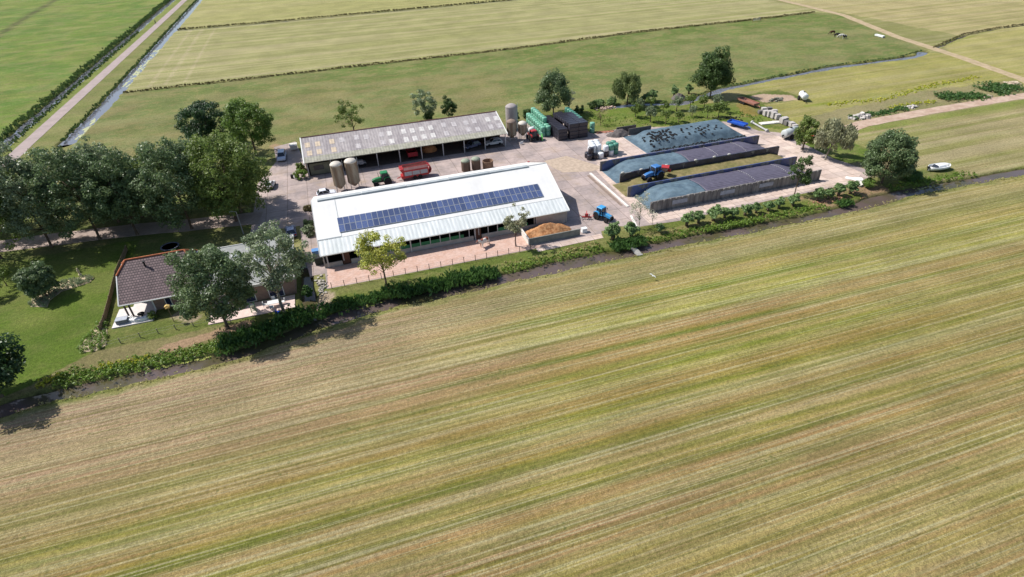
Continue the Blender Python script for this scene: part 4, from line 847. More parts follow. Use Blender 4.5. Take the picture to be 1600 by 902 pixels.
# red implement behind the light blue tractor
t = thing("hay_rake", "red rake implement on the yard behind the light blue tractor", "rake", (40.9, 86.6, .02), R(65))
mb = MB(); mb.box(-.35, -.8, .35, -.15, .8, .6); mb.tube((-.25, -.8, .45), (-.25, -1.3, .9), .06); mb.tube((-.25, .8, .45), (-.25, 1.3, .9), .06); mb.tube((-.25, 0, .5), (1.9, 0, .6), .07); mb.prism([(-.5, .5), (-.05, .5), (-.15, 1.15), (-.4, 1.15)], -.3, .3); mb.build("rake_frame", red, t)
for y in (-.8, .8):
    mb = MB()
    for k in range(8): a = k * math.pi / 4; mb.tube((-.25, y, .4), (-.25 + .75 * math.cos(a), y + .75 * math.sin(a), .08), .025, n=5)
    mb.tube((-.25, y, .1), (-.25, y, .5), .08); mb.build("tine_arm", steel, t)
t = thing("buckrake", "red implement with black tyres leaning by the barn's right rear corner", "implement", (38.6, 99.0, .02), R(100)); mb = MB(); mb.box(-1.4, -.5, .5, 1.0, .5, .8); mb.prism([(-1.4, .8), (.2, .8), (-.3, 1.6), (-1.2, 1.5)], -.35, .35); mb.tube((-1.4, 0, .7), (-2.4, 0, 1.5), .06); mb.build("frame", red, t)
for x in (-.9, .9):
    for s in (-1, 1): wheel(t, x, s * .65, .42, .3)
# things in the shed bays
car("parked_car", "white car standing in the last shed bay on the right", "car", (35.9, 130.0, .06), R(180), (214, 218, 220), 4.3, 1.8, 1.5)
car("parked_car", "dark car with pale bonnet in the second last shed bay", "car", (30.6, 130.2, .06), R(200), (96, 102, 128), 4.2, 1.8, 1.5)
t = thing("straw_heap", "rounded orange brown heap lit at the back of the fourth shed bay", "heap", (20.6, 132.6, .06)); mb = MB(); mb.lathe([(1.9, 0), (1.6, .7), (1.0, 1.2), (.4, 1.45), (.1, 1.5)], n=16); mb.build("heap", mat("orange_straw", (196, 140, 96), .95, .1, .15, 2, .4, 5), t, smooth=True)
t = thing("quad_trailer", "pale grey machine standing in the shed bay behind the right tall silo", "machine", (4.3, 129.3, .06)); mb = MB(); mb.box(-1.0, -.6, .5, 1.0, .6, .9); mb.prism([(-1, .9), (.6, .9), (.3, 1.4), (-.8, 1.4)], -.5, .5); mb.build("body", mat("pale_machine", (170, 172, 178), .5), t)
for x in (-.7, .7):
    for s in (-1, 1): wheel(t, x, s * .65, .35, .22)
# boat upside down on the grass
t = thing("rowing_boat", "white boat lying on the grass bank right of the big round tree", "boat", (116.4, 79.4, 0.0), R(-4)); nb = 14; Vb = []; Fb = []
for i in range(nb + 1):
    u = i / nb * 2 - 1; w = 1.15 * (1 - abs(u) ** 2.6) ** .6 * (1 if u < .85 else .9) + .06; zt = .78 + .12 * u * u; 
    for j in range(9): a = math.pi * j / 8; Vb.append((u * 2.55, math.cos(a) * w, .12 + zt * (1 - math.sin(a) ** .7)))
for i in range(nb):
    for j in range(8): Fb.append((i * 9 + j, i * 9 + j + 1, (i + 1) * 9 + j + 1, (i + 1) * 9 + j))
boatw = mat("boat_white", (232, 234, 234), .4, .4, .05); mb = MB(); mb.add(Vb, Fb); o = mb.build("hull", boatw, t, smooth=True); sm_ = o.modifiers.new("thick", 'SOLIDIFY'); sm_.thickness = .07
mb = MB(); mb.box(-.9, -1.0, .62, 1.6, 1.0, .74); mb.frus((-.9, -.75, 1.3, .75), (-.6, -.55, .9, .55), .74, 1.1); mb.build("deck", boatw, t, bevel=.04)
mb = MB(); mb.frus((-1.25, -.7, -.9, .7), (-1.0, -.55, -.85, .55), .7, 1.15); mb.build("windscreen", glass, t)
mb = MB(); mb.tube((-2.75, 0, .2), (-2.75, 0, .95), .1); mb.box(-2.95, -.16, .75, -2.6, .16, 1.1); mb.build("outboard_motor", blk, t)
# ---- wrapped bales, every one its own thing
gb = mat("green_bale_wrap", (118, 178, 152), .35, .5, .07, 2.5, .4, 5); bb_ = mat("black_bale_wrap", (48, 46, 56), .3, .5, .12, 2, .5, 4); wb = mat("white_bale_wrap", (226, 230, 234), .4, .4, .04, 2, .3, 5); dgb = mat("dark_green_bale_wrap", (82, 142, 122), .35, .5, .08, 2.5, .4, 5)
def barrel(m_, r=.64, h=1.26):
    mb = MB(); mb.lathe([(r * .55, .0), (r * .9, .03), (r, .14), (r * 1.02, h * .5), (r, h - .14), (r * .9, h - .03), (r * .5, h)], n=18); return mb.build("round_bale", m_, smooth=True)
_p = {}
def bale(m_, loc, label, group, key, r=.64, h=1.26):
    if key not in _p: _p[key] = o = barrel(m_, r, h)
    else: o = _p[key].copy(); col.objects.link(o)
    o.location = loc; o.rotation_euler = (0, 0, random.uniform(0, 6)); tag(o, label, "bale", group); return o
# long stack of green bales left of the black ones: five rows deep, sloping line
ORD = ["first", "second", "third", "fourth", "fifth", "sixth", "seventh", "eighth", "ninth"]; LV = ["bottom", "second", "third", "fourth", "top"]
lx, ly = 48.9, 130.6
for k in range(9):
    for c_ in range(2):
        x = lx + c_ * 1.36 + k * .02; y = ly + k * 1.38 + random.uniform(-.05, .05)
        tall = 3 if (c_ == 1 and k >= 2) else 2
        if c_ == 1 and k < 1: tall = 2
        for j in range(tall): bale(gb, (x + random.uniform(-.05, .05), y, .02 + j * 1.27), "mint green round bale, %s row, %s from the front, %s layer of the long stack" % (("left", "right")[c_], ORD[k], LV[j]), "mint green round bales in the long row", "g")
for k in range(7):
    for j in range(3): bale(dgb, (58.4 + k * .02, 129.9 + k * 1.4, .02 + j * 1.27), "green round bale right of the black stack, %s from the front, %s layer" % (ORD[k], LV[j]), "green round bales right of the black stack", "dg")
for j in range(2): bale(gb, (61.1, 128.3, .02 + j * 1.27), ("lower" if j == 0 else "upper") + " of the two green bales stacked alone right of the black stack", "lone pair of green bales", "g")
# black square bales, four high, three wide
mb = MB(); mb.box(-1.18, -.62, 0, 1.18, .62, .94); _sq = mb.build("square_bale", bb_, bevel=.09); firstsq = True
for k in range(9):
    for c_ in range(3):
        if k >= (9, 8, 7)[c_]: continue
        top = 3 if (c_ == 0) else 4
        for j in range(top):
            if k > 0 and j < top - 1 and c_ == 1 and k < 7: continue       # unseen core
            o = _sq if firstsq else _sq.copy()
            if not firstsq: col.objects.link(o)
            firstsq = False
            o.location = (52.75 + c_ * 2.42 - .35 * (c_ == 0) + random.uniform(-.05, .05) - (k * .05), 126.4 + k * 1.27 + (0 if c_ else .15), .02 + j * .95); o.rotation_euler = (0, 0, random.uniform(-.03, .03))
            tag(o, "black square bale in the block stack, %s column, %s from the front, %s layer" % (("left", "middle", "right")[c_], ORD[k], LV[j]), "bale", "black square bales in the big block stack")
# mixed group on the apron
G2 = "mixed wrapped bales on the apron"
bx, by = at(921, 250)
for (dx, dy, j, m_, key, lb) in [(0, 0, 0, bb_, "b", "front left black bale of the mixed bale group"), (1.35, .05, 0, bb_, "b", "second black bale from the left in the mixed bale group"), (.55, .55, 1, bb_, "b", "black bale standing on top of two black ones in the mixed group"), (.1, 1.4, 0, bb_, "b", "rear black bale under the white row in the mixed group"),
                                 (2.75, -.05, 0, wb, "w", "front white bale with bulging foot in the mixed group"), (4.15, .5, 0, bb_, "b", "black bale under the middle white bale of the mixed group"), (4.15, .5, 1, wb, "w", "white bale lying on the black one in the middle of the mixed group"),
                                 (5.55, .6, 0, wb, "w", "white bale under a green one at the front right of the mixed group"), (5.55, .6, 1, dgb, "dg", "green bale resting on a white one in the mixed group"), (6.9, 1.0, 0, dgb, "dg", "lower green bale at the right end of the mixed group"), (6.9, 1.0, 1, dgb, "dg", "upper green bale at the right end of the mixed group"),
                                 (5.7, 2.2, 0, dgb, "dg", "green bale hidden low behind the white and green pair"), (5.7, 2.2, 1, dgb, "dg", "green bale on the rear left top of the green bales in the mixed group"), (7.0, 2.5, 1, dgb, "dg", "green bale on the rear right top of the green bales in the mixed group"), (7.0, 2.5, 0, dgb, "dg", "green bale supporting the rear right top bale in the mixed group")]:
    bale(m_, (bx + dx, by + dy, .04 + j * 1.27), lb, G2, key)
for k in range(3):
    for c_ in range(2):
        for j in range(2): bale(wb, (bx + 1.7 + c_ * 1.34 + k * .3, by + 1.9 + k * 1.34, .04 + j * 1.27), "white bale of the white block, %s row from the front, %s side, %s layer" % (ORD[k], ("left", "right")[c_], ("lower", "upper")[j]), "white bales in the mixed group block", "w")
# ---- old tyres on the heap
mb = MB(); nn_ = 14; mm = 6; Vt = []; Ft = []
for i in range(nn_):
    a = 2 * math.pi * i / nn_
    for j in range(mm): q = 2 * math.pi * j / mm; Vt.append(((.26 + .1 * math.cos(q)) * math.cos(a), (.26 + .1 * math.cos(q)) * math.sin(a), .1 + .1 * math.sin(q)))
for i in range(nn_):
    for j in range(mm): Ft.append((i * mm + j, ((i + 1) % nn_) * mm + j, ((i + 1) % nn_) * mm + (j + 1) % mm, i * mm + (j + 1) % mm))
mb.add(Vt, Ft); _ty = mb.build("old_tyre", rubber, smooth=True); _ty["category"] = "tyre"; tyf = [True]
def heapz(x, y):
    x0, x1, y0, y1 = 66.6, 93.4, 110.6, 122.4; t = (x + (y - y0) * -.12 - x0) / (x1 - x0); v = (y - y0) / (y1 - y0)
    return float(max(.06, ph_(np.array(t), np.array(v)) * 1.7 + (fbm(np.array(x / 1.6), np.array(y / 1.1), 35) - .5) * .16))
def tyre(x, y, z, lab, grp, tilt=.2):
    o = _ty if tyf[0] else _ty.copy()
    if not tyf[0]: col.objects.link(o)
    tyf[0] = False; o.location = (x, y, z); o.rotation_euler = (random.uniform(-tilt, tilt), random.uniform(-tilt, tilt), random.uniform(0, 6)); s = random.uniform(.66, .92); o.scale = (s, s, s); tag(o, lab, "tyre", grp)
rr = random.Random(3); dense = [at(1000, 210, 1.8), at(1044, 201, 1.8), at(1062, 213, 1.8), at(1022, 223, 1.8)]
cnt = 0
while cnt < 95:
    x = rr.uniform(68, 80); y = rr.uniform(111, 122)
    if inpoly(np.array([x]), np.array([y]), dense)[0]: tyre(x, y, heapz(x, y) + .02, "old black tyre in the dense carpet at the left top of the heap", "tyres carpeting the left of the heap"); cnt += 1
for i in range(34):
    px_ = [1075, 1083, 1090, 1096, 1105, 1112, 1070, 1078, 1086, 1102, 1118, 1125, 1062, 1092, 1098, 1090, 1095, 1080, 1098, 1108, 1100, 1072, 1120, 1115, 1094, 1101, 1088, 1106, 1068, 1100, 1099, 1102, 1096, 1110][i]; py_ = [200, 197, 199, 206, 203, 205, 206, 208, 204, 211, 196, 199, 200, 197, 198, 203, 201, 210, 208, 197, 199, 211, 198, 201, 199, 204, 200, 195, 204, 209, 206, 207, 204, 196][i]
    x, y = at(px_ + rr.uniform(-3, 3), py_ + rr.uniform(-1.5, 1.5), 1.95); tyre(x, y, heapz(x, y) + .02, "old tyre scattered over the bare blue right part of the heap", "scattered tyres on the blue heap")
for i in range(46):
    f = i / 45; x = 68 + f * 25; y = 110.9 + .35 * rr.random(); tyre(x, y, heapz(x, y) + .05, "old tyre in the line holding down the front edge of the heap cover", "tyres along the front edge of the heap", .5)
for i in range(26):
    x, y = at(*[(1135, 186), (1141, 184), (1147, 187), (1153, 188), (1158, 191), (1144, 189), (1150, 191), (1139, 189), (1162, 194), (1155, 193)][i % 10]); tyre(x + rr.uniform(-.7, .7), y + rr.uniform(-.7, .7), .03 + .24 * (i // 10), "old tyre in the loose pile behind the blue trailer", "tyres piled behind the blue trailer", .3)
# bunker edge sandbags
sb0 = MB().lathe([(.1, -.35), (.18, -.28), (.2, 0), (.18, .28), (.1, .35)], (0, 0, .14), 10, 'X').build("sandbag", sandbag, smooth=True)
sbs = [(px, py) for px, py in ((975, 272), (1004, 267), (1042, 259), (1086, 250), (1115, 245), (1138, 241))]
for i, (px, py) in enumerate(sbs):
    o = sb0 if i == 0 else sb0.copy()
    if i: col.objects.link(o)
    x, y = at(px, py, 2.2); o.location = (x, 98.3, 2.13); tag(o, "pale sandbag on top of the wall between the rear clamp and the open silage", "sandbag", "sandbags on the middle bunker wall")
# small bunker walls with a dark heap near the bales
t = bunkwall("short dark concrete wall behind the small grey heap left of the blue heap", 66.2, 71.6, 125.2, 1.5, m_=mat("dark_concrete", (104, 100, 98), .9, .1, .15)); t2 = bunkwall("short concrete wall at the left end of the blue covered heap", 68.4, 74.5, 122.9, 1.6, m_=mat("dark_concrete", (104, 100, 98)))
def mound(name, label, cat, x, y, rx, ry, h, m_, seed, rz=0, n=22):
    g_ = np.linspace(-1, 1, n); X, Y = np.meshgrid(g_, g_); r = np.hypot(X, Y) + (fbm(X * 2.3 + 9, Y * 2.3, seed) - .5) * .5
    Zm = np.clip(1 - r, 0, 1) ** .75 * h * (.8 + .4 * fbm(X * 5, Y * 5, seed + 1)) + (fbm(X * 9 + 3, Y * 9, seed + 2) - .5) * .12 * h * (r < 1) - .03
    ii = np.arange(n * n).reshape(n, n); Fm = np.stack([ii[:-1, :-1], ii[:-1, 1:], ii[1:, 1:], ii[1:, :-1]], -1).reshape(-1, 4)
    o = npmesh(name, np.stack([X * rx, Y * ry, Zm], -1).reshape(-1, 3), Fm, m_, smooth=False); o.location = (x, y, 0.02); o.rotation_euler = (0, 0, rz); return tag(o, label, cat)
mound("grey_heap", "small dark grey heap of soil in front of the short walls", "heap", 66.2, 124.0, 3.0, 1.8, 1.6, mat("grey_compost", (104, 98, 96), .95, .1, .2, 1.5, .6, 5), 71)
mound("manure_heap", "golden brown heap of straw manure in the concrete pen at the barn's right end", "heap", 32.2, 84.0, 4.4, 2.6, 2.3, mat("straw_manure", (196, 148, 106), .95, .1, .16, 2.2, .8, 5, c2=(158, 110, 74), mix_scale=1.5), 72)
mw = mat("manure_pen_concrete", (132, 134, 128), .9, .2, .15, 1, .2, 5)
w = thing("manure_pen_wall", "low grey concrete wall in front of the brown straw manure heap", "wall", (32.6, 81.4, 0)); mb = MB(); [mb.box(-4.7 + k * 1.88, -.1, 0, -4.7 + k * 1.88 + 1.86, .1, 1.25) for k in range(5)]; mb.build("panels", mw, w)
w = thing("manure_pen_wall", "short pale concrete wall at the left end of the manure heap", "wall", (27.8, 83.4, 0)); mb = MB(); [mb.box(-.1, -2.0 + k * 1.33, 0, .1, -2.0 + k * 1.33 + 1.31, 1.25) for k in range(3)]; mb.build("panels", kerbm, w)
t = thing("calf_drinker", "small white plastic box on the slabs right of the manure pen", "box", (38.4, 82.1, .05)); mb = MB(); mb.frus((-.5, -.4, .5, .4), (-.42, -.32, .42, .32), 0, .7); mb.build("tub", boatw, t, bevel=.05); mb = MB(); mb.box(-.5, -.4, .7, .5, .4, .8); mb.build("lid", boatw, t)
# cows (skin modifier bodies)
cowm = bpy.data.materials.new("cow_hide"); cowm.use_nodes = True
def hide(name, a, b_, sc=1.3, thr=.5):
    m = bpy.data.materials.new(name); m.use_nodes = True; nt = m.node_tree; N = nt.nodes; L = nt.links; b = N["Principled BSDF"]; b.inputs["Roughness"].default_value = .8
    tc = N.new("ShaderNodeTexCoord"); nz = N.new("ShaderNodeTexNoise"); nz.inputs["Scale"].default_value = sc; nz.inputs["Detail"].default_value = 1; L.new(tc.outputs['Object'], nz.inputs[0])
    cr = N.new("ShaderNodeValToRGB"); cr.color_ramp.interpolation = 'CONSTANT'; cr.color_ramp.elements[0].color = (*lin(a, K), 1); cr.color_ramp.elements[1].position = thr; cr.color_ramp.elements[1].color = (*lin(b_, K), 1)
    L.new(nz.outputs[0], cr.inputs[0]); L.new(cr.outputs[0], b.inputs["Base Color"]); return m
def skin(name, pts, edges, rad, m_, parent=None, sub=1):
    me = bpy.data.meshes.new(name); me.from_pydata(pts, edges, []); o = bpy.data.objects.new(name, me); col.objects.link(o); me.materials.append(m_)
    sk = o.modifiers.new("skin", 'SKIN'); sk.use_smooth_shade = True; lay = me.skin_vertices[0].data if me.skin_vertices else None
    if lay is None:
        import bmesh
        bm = bmesh.new(); bm.from_mesh(me); bm.verts.layers.skin.verify(); bm.to_mesh(me); bm.free(); lay = me.skin_vertices[0].data
    for i, r_ in enumerate(rad): lay[i].radius = r_ if isinstance(r_, tuple) else (r_, r_)
    lay[0].use_root = True; s = o.modifiers.new("sub", 'SUBSURF'); s.levels = sub; s.render_levels = sub
    if parent: o.parent = parent
    return o
def cow(label, loc, rz, m_, grp, graze=False, s=1.0):
    hz = .45 if graze else 1.55; hx = 1.45 if graze else 1.35
    P = [(-.15, 0, 1.08), (-.75, 0, 1.12), (.45, 0, 1.08), (.85, 0, 1.2), (1.08, 0, (1.0 if graze else 1.4)), (hx, 0, hz), (hx + .32, 0, hz - .22)]
    Rr = [(.36, .40), (.34, .36), (.33, .40), (.22, .28), (.15, .19), (.13, .15), (.085, .09)]
    E_ = [(0, 1), (0, 2), (2, 3), (3, 4), (4, 5), (5, 6)]
    for sgn in (-1, 1):
        o = len(P); P += [(.55, sgn * .2, .75), (.55, sgn * .22, .42), (.55, sgn * .22, .05)]; Rr += [.13, .075, .07]; E_ += [(2, o), (o, o + 1), (o + 1, o + 2)]
        o = len(P); P += [(-.72, sgn * .22, .8), (-.86, sgn * .24, .45), (-.8, sgn * .24, .05)]; Rr += [.17, .08, .07]; E_ += [(1, o), (o, o + 1), (o + 1, o + 2)]
    o = len(P); P += [(-1.05, 0, 1.15), (-1.14, 0, .5)]; Rr += [.05, .035]; E_ += [(1, o), (o, o + 1)]
    c = skin("cow", P, E_, Rr, m_); c.location = loc; c.rotation_euler = (0, 0, rz); c.scale = (s, s, s); return tag(c, label, "cow", grp)
rw = hide("red_pied_hide", (232, 226, 218), (136, 70, 50), 1.4, .47); bwh = hide("black_pied_hide", (40, 38, 38), (226, 222, 216), 1.4, .5)
x, y = at(757, 385); cow("red and white cow standing on the sand pen in front of the white barn", (x, y, .03), R(208), rw, "cows", False, 1.1)
cow("dark brown cow, leftmost of the far group in the back pasture", (*at(1300, 54), 0), R(170), hide("brown_hide", (92, 54, 40), (70, 46, 38)), "cows", True)
cow("black cow, second from the left in the far group in the back pasture", (*at(1307, 58), 0), R(-10), hide("black_hide", (40, 38, 38), (60, 58, 56), 1, .7), "cows", True)
cow("black and white cow, rightmost standing one of the far group in the back pasture", (*at(1319, 61), 0), R(190), bwh, "cows")
cow("mostly white cow just left of the black and white one in the far group", (*at(1314, 59.5), 0), R(160), hide("white_hide", (226, 222, 214), (210, 204, 196)), "cows", True)
# fences
wire = mat("fence_wire", (150, 146, 140), .6); wood = mat("weathered_fence_wood", (132, 112, 92), .9, .1, .15, 3)
def fence(label, pts, step, h, wires=(.4, .75, 1.05), post=.05, m_=wood):
    a0 = Vector(pts[0]); f = thing("wire_fence", label, "fence", (a0.x, a0.y, 0)); mw_ = MB(); k = 0; ps = []
    for a, b_ in zip(pts[:-1], pts[1:]):
        a, b_ = Vector(a), Vector(b_); n = max(1, round((b_ - a).length / step)); ps += [a.lerp(b_, i / n) for i in range(n)]
    ps.append(Vector(pts[-1])); p0 = None
    mb = MB(); mb.tube((0, 0, 0), (0, 0, h), post, n=6); p0 = mb.build("post", m_, f)
    for i, p in enumerate(ps):
        if i: o = p0.copy(); col.objects.link(o); o.parent = f; o.location = (p.x - a0.x, p.y - a0.y, 0)
    for z in wires:
        for a, b_ in zip(ps[:-1], ps[1:]): mw_.tube((a.x - a0.x, a.y - a0.y, z), (b_.x - a0.x, b_.y - a0.y, z), .012, n=4, caps=False)
    mw_.build("wire", wire, f); return f
fence("wire fence with thin posts along the front of the sand pen", [(-5.4, 80.0), (27.5, 79.75)], 1.95, 1.15, m_=mat("dark_post_wood", (84, 74, 66), .9))
fence("low garden fence of pale posts below the farmhouse", [at(157, 545), at(220, 528), at(275, 515), at(330, 505), (-20, 76.3)], 2.1, .9, (.35, .8), .07, mat("pale_fence_wood", (150, 140, 122), .9))
f = thing("board_fence", "brown woven board fence running down the left side of the house", "fence", (-38, 90, 0)); mb = MB(); pl = [(-39.4, 106), (-39.2, 97), (-38.4, 89), (-37.9, 83.5), (-37.9, 80.8)]
for a, b_ in zip(pl[:-1], pl[1:]):
    a, b_ = Vector(a), Vector(b_); n = int((b_ - a).length / .16); dv = (b_ - a).normalized()
    for i in range(n): p = a.lerp(b_, i / n); an = math.atan2(dv.y, dv.x); mb.box(p.x + 38 - .07, p.y - 90 - .02, 0, p.x + 38 + .07, p.y - 90 + .02, 1.0 + random.uniform(-.05, .05), rz=an)
mb.build("boards", mat("brown_fence_board", (146, 130, 108), .9, .1, .2, 3), f)
mb = MB(); [mb.box(p[0] + 38 - .07, p[1] - 90 - .07, 0, p[0] + 38 + .07, p[1] - 90 + .07, 1.1) for p in pl]; mb.build("fence_post", wood, f)
# low retaining edge with stone rubble at the barn's left front corner
stone = mat("pale_rubble_stone", (176, 170, 160), .9, .15, .15, 3)
def rocks(name, label, cat, c, spread, n, smin, smax, m_, seed, zpile=.4, flat=1.0):
    r_ = random.Random(seed); mb = MB()
    for i in range(n):
        dx, dy = r_.gauss(0, spread[0] / 2), r_.gauss(0, spread[1] / 2); s = r_.uniform(smin, smax); z = max(0, zpile * (1 - math.hypot(dx / spread[0], dy / spread[1]))) * r_.random()
        M3 = Matrix.Rotation(r_.uniform(0, 6), 3, 'Z') @ Matrix.Rotation(r_.uniform(-.5, .5), 3, 'X'); vs = []
        for u in (-1, 1):
            for v in (-1, 1):
                for w_ in (-1, 1): q = M3 @ Vector((u * s * r_.uniform(.5, 1), v * s * .7 * r_.uniform(.6, 1), w_ * s * .45 * flat)); vs.append((dx + q.x, dy + q.y, max(0, z + s * .3 + q.z)))
        mb.add(vs, [(0, 1, 3, 2), (4, 6, 7, 5), (0, 4, 5, 1), (2, 3, 7, 6), (0, 2, 6, 4), (1, 5, 7, 3)])
    o = mb.build(name, m_); o.location = (c[0], c[1], 0); return tag(o, label, cat)
rocks("rubble_pile", "pile of pale stones at the left front corner of the sand pen", "rubble", (-6.9, 81.5), (.7, 2.6), 60, .12, .3, stone, 5)
rocks("rubble_pile", "white and grey demolition rubble dumped beside the farm track", "rubble", at(1345, 184), (3.2, 1.3), 90, .15, .6, mat("white_rubble", (206, 200, 194), .9, .1, .18, 2), 6, 1.2)
rocks("rubble_pile", "pinkish rubble and branches on the ground below the weeping tree at the orchard", "rubble", at(948, 170), (3.4, 1.2), 60, .12, .4, mat("pink_rubble", (186, 164, 150), .9, .1, .15, 2), 7)
rocks("stone_heap", "pale pebbles and soil heap beside the green weeds right of the track", "rubble", at(1582, 131), (1.8, 1.4), 50, .15, .5, mat("pale_soil", (198, 182, 160), .95), 8)
rocks("stone_heap", "pale broken stones between the green weeds along the farm track", "rubble", at(1543, 152), (1.5, 1.0), 40, .12, .4, mat("pale_soil", (198, 182, 160)), 9)
rocks("stone_heap", "heap of pale rubble beside yellow flowers at the track edge", "rubble", at(1423, 168), (2.0, 1.0), 45, .12, .4, mat("white_rubble", (206, 200, 194)), 10, .6)
rocks("brick_rubble", "broken reddish bricks under the last pollard willows", "rubble", at(1300, 313), (5, 1.2), 90, .08, .2, mat("red_rubble", (186, 138, 116), .9, .1, .15, 2), 11, .1)
t = thing("plastic_sheets", "bright white sheets left on the pavement near the round tree", "sheets", (*at(1335, 279), .04)); mb = MB(); mb.box(-1.9, -.7, 0, .6, .5, .12, rz=-.9); mb.box(-.6, -1.6, 0, 1.0, -.1, .2, rz=-.5); mb.box(.3, -2.6, 0, 1.6, -1.5, .16, rz=-.4); mb.build("sheet", mat("bright_white_sheet", (238, 238, 236), .6, .3, .03), t, bevel=.03)
t = thing("concrete_slab", "tilted pale concrete block at the corner of the pavement below the white sheets", "block", (*at(1343, 289), .02), R(20)); mb = MB(); mb.box(-1.0, -.7, 0, 1.0, .7, .4); mb.build("block", kerbm, t, bevel=.03)
t = thing("concrete_planks", "long white concrete planks lying in the grass right of the blue trailer", "planks", (*at(1201, 193), 0), R(-8)); mb = MB(); [mb.box(-2.3, -.75 + k * .52, 0, 2.3, -.25 + k * .52, .22) for k in range(3)]; mb.build("plank", kerbm, t)
t = thing("drain_pipe", "long pale grey pipe lying diagonal in the grass right of the blue trailer", "pipe", (*at(1187, 199), 0), 0); p0 = Vector((*at(1176, 194), .35)) - t.location; p1_ = Vector((*at(1197, 206), .35)) - t.location; MB().tube(p0, p1_, .22, n=12).build("pipe", mat("grey_pipe", (178, 178, 176), .7), t); mb = MB(); mb.tube(p0, p0 - (p1_ - p0).normalized() * .5, .42, n=12); mb.tube(p1_, p1_ + (p1_ - p0).normalized() * .5, .4, n=12); mb.build("collar", mat("grey_pipe", (178, 178, 176)), t)
# pallets of paving blocks
pb = mat("grey_paving_blocks", (188, 182, 178), .9, .15, .12, 3); pb2 = mat("dark_paving_blocks", (120, 116, 114), .9, .15, .12, 3)
def pallet(label, px, py, h, m_, rz=0, w=1.2):
    t = thing("block_pallet", label, "pallet", (*at(px, py), 0), rz, "pallets of paving blocks"); mb = MB(); n = int(h / .25)
    for k in range(n):
        a = random.uniform(-.03, .03); mb.box(-w / 2 + a, -w / 2, .15 + k * .25, w / 2 + a, w / 2, .15 + k * .25 + .235)
    mb.build("block_stack", m_, t); mb = MB()
    for y in (-.45, 0, .45): mb.box(-w / 2, y - .06, 0, w / 2, y + .06, .14)
    mb.build("pallet_base", wood, t)
for i, (px, py, h, m_) in enumerate([(1188, 178, .9, pb2), (1196, 181, 1.3, pb), (1202, 183, 1.5, pb), (1208, 185, 1.5, pb), (1214, 187, 1.3, pb), (1193, 175, 1.0, pb), (1201, 176, 1.3, pb2), (1209, 180, 1.3, pb), (1222, 193, 1.4, pb), (1229, 196, 1.2, pb2), (1236, 198, 1.2, pb), (1226, 190, 1.2, pb), (1241, 200, .9, pb)]):
    nm_ = ["first", "second", "third", "fourth", "fifth", "sixth", "seventh", "eighth", "ninth", "tenth", "eleventh", "twelfth", "thirteenth"]
    pallet(["dark low pallet of blocks at the far left end of the row", "pale block pallet second from the left in the front row", "pale tall block pallet third in the front row", "pale tall block pallet fourth in the front row", "pale block pallet at the right end of the left group's front row", "pale block pallet at the rear left of the left group", "dark block pallet in the rear middle of the left group", "pale block pallet at the rear right of the left group", "tall pale block pallet at the left of the second group near the ivy tree", "dark block pallet in the middle of the second group near the ivy tree", "pale block pallet right of the dark one in the second group", "pale block pallet behind the second group's tall one", "low pale pallet nearest to the ivy covered tree"][i], px, py, h, m_, R(-10) + random.uniform(-.35, .35))
for lb, px, py, w_, h_ in (("flat light slab stack on the ground right of the block pallets", 1213, 192, 1.6, .3), ("pale slab on the ground below the second group of block pallets", 1236, 207, 3.2, .12)):
    t = thing("slab_stack", lb, "slabs", (*at(px, py), 0), R(-20)); mb = MB(); mb.box(-w_ / 2, -.7, 0, w_ / 2, .7, h_); mb.build("slab", kerbm, t)
rocks("scrap_pile", "dark grey weedy scrap pile in front of the sand patch", "rubble", at(1212, 157), (2.6, .8), 40, .15, .5, mat("grey_scrap", (124, 124, 112), .9, .1, .2), 12, .5)
t = thing("water_trough", "long narrow white trough standing alone in the back pasture", "trough", (*at(1374, 58), 0), 0); a_, b_ = Vector((*at(1367.5, 56.5), .0)) - t.location, Vector((*at(1380.5, 59.8), .0)) - t.location; d_ = (b_ - a_); an = math.atan2(d_.y, d_.x); h_ = d_.length / 2; t.rotation_euler.z = an; mb = MB(); mb.box(-h_, -.45, .2, h_, -.37, .75); mb.box(-h_, .37, .2, h_, .45, .75); mb.box(-h_, -.37, .2, h_, .37, .6); mb.box(-h_, -.45, .2, -h_ + .08, .45, .75); mb.box(h_ - .08, -.45, .2, h_, .45, .75); mb.build("trough", boatw, t); mb = MB(); [mb.box(x - .08, -.4, 0, x + .08, .4, .2) for x in (-h_ * .8, 0, h_ * .8)]; mb.build("leg", steel, t)
t = thing("field_gate", "pale metal gate across the ditch at the far edge of the back pasture", "gate", (*at(1182, 33.5), 0), R(8)); mb = MB()
for x in (-2.2, 2.2): mb.tube((x, 0, 0), (x, 0, 1.5), .12, n=8)
mb.build("gate_post", wood, t); mb = MB(); [mb.tube((-2.2, 0, z), (2.2, 0, z), .05, n=6) for z in (.4, .7, 1.0, 1.3)]; mb.tube((-2.2, 0, .4), (2.2, 0, 1.3), .04, n=6); mb.build("gate_bars", mat("pale_gate_paint", (210, 208, 204), .5), t)
t = thing("plank_bridge", "narrow grey plank footbridge over the front ditch", "footbridge", (*at(992, 390, .1), .05)); a_ = Vector((*at(984, 383, .1), 0)) - Vector((t.location.x, t.location.y, 0)); b_ = Vector((*at(1001, 401, .1), 0)) - Vector((t.location.x, t.location.y, 0)); d_ = b_ - a_; t.rotation_euler.z = math.atan2(d_.y, d_.x); h_ = d_.length / 2
mb = MB(); k = -h_
while k < h_: mb.box(k, -.5, 0, k + .17, .5, .08); k += .2
mb.build("planks", mat("grey_planks", (168, 166, 160), .9, .1, .15, 3), t); mb = MB(); [mb.box(-h_, s * .45 - .05, -.12, h_, s * .45 + .05, 0) for s in (-1, 1)]; mb.build("beam", steel, t)
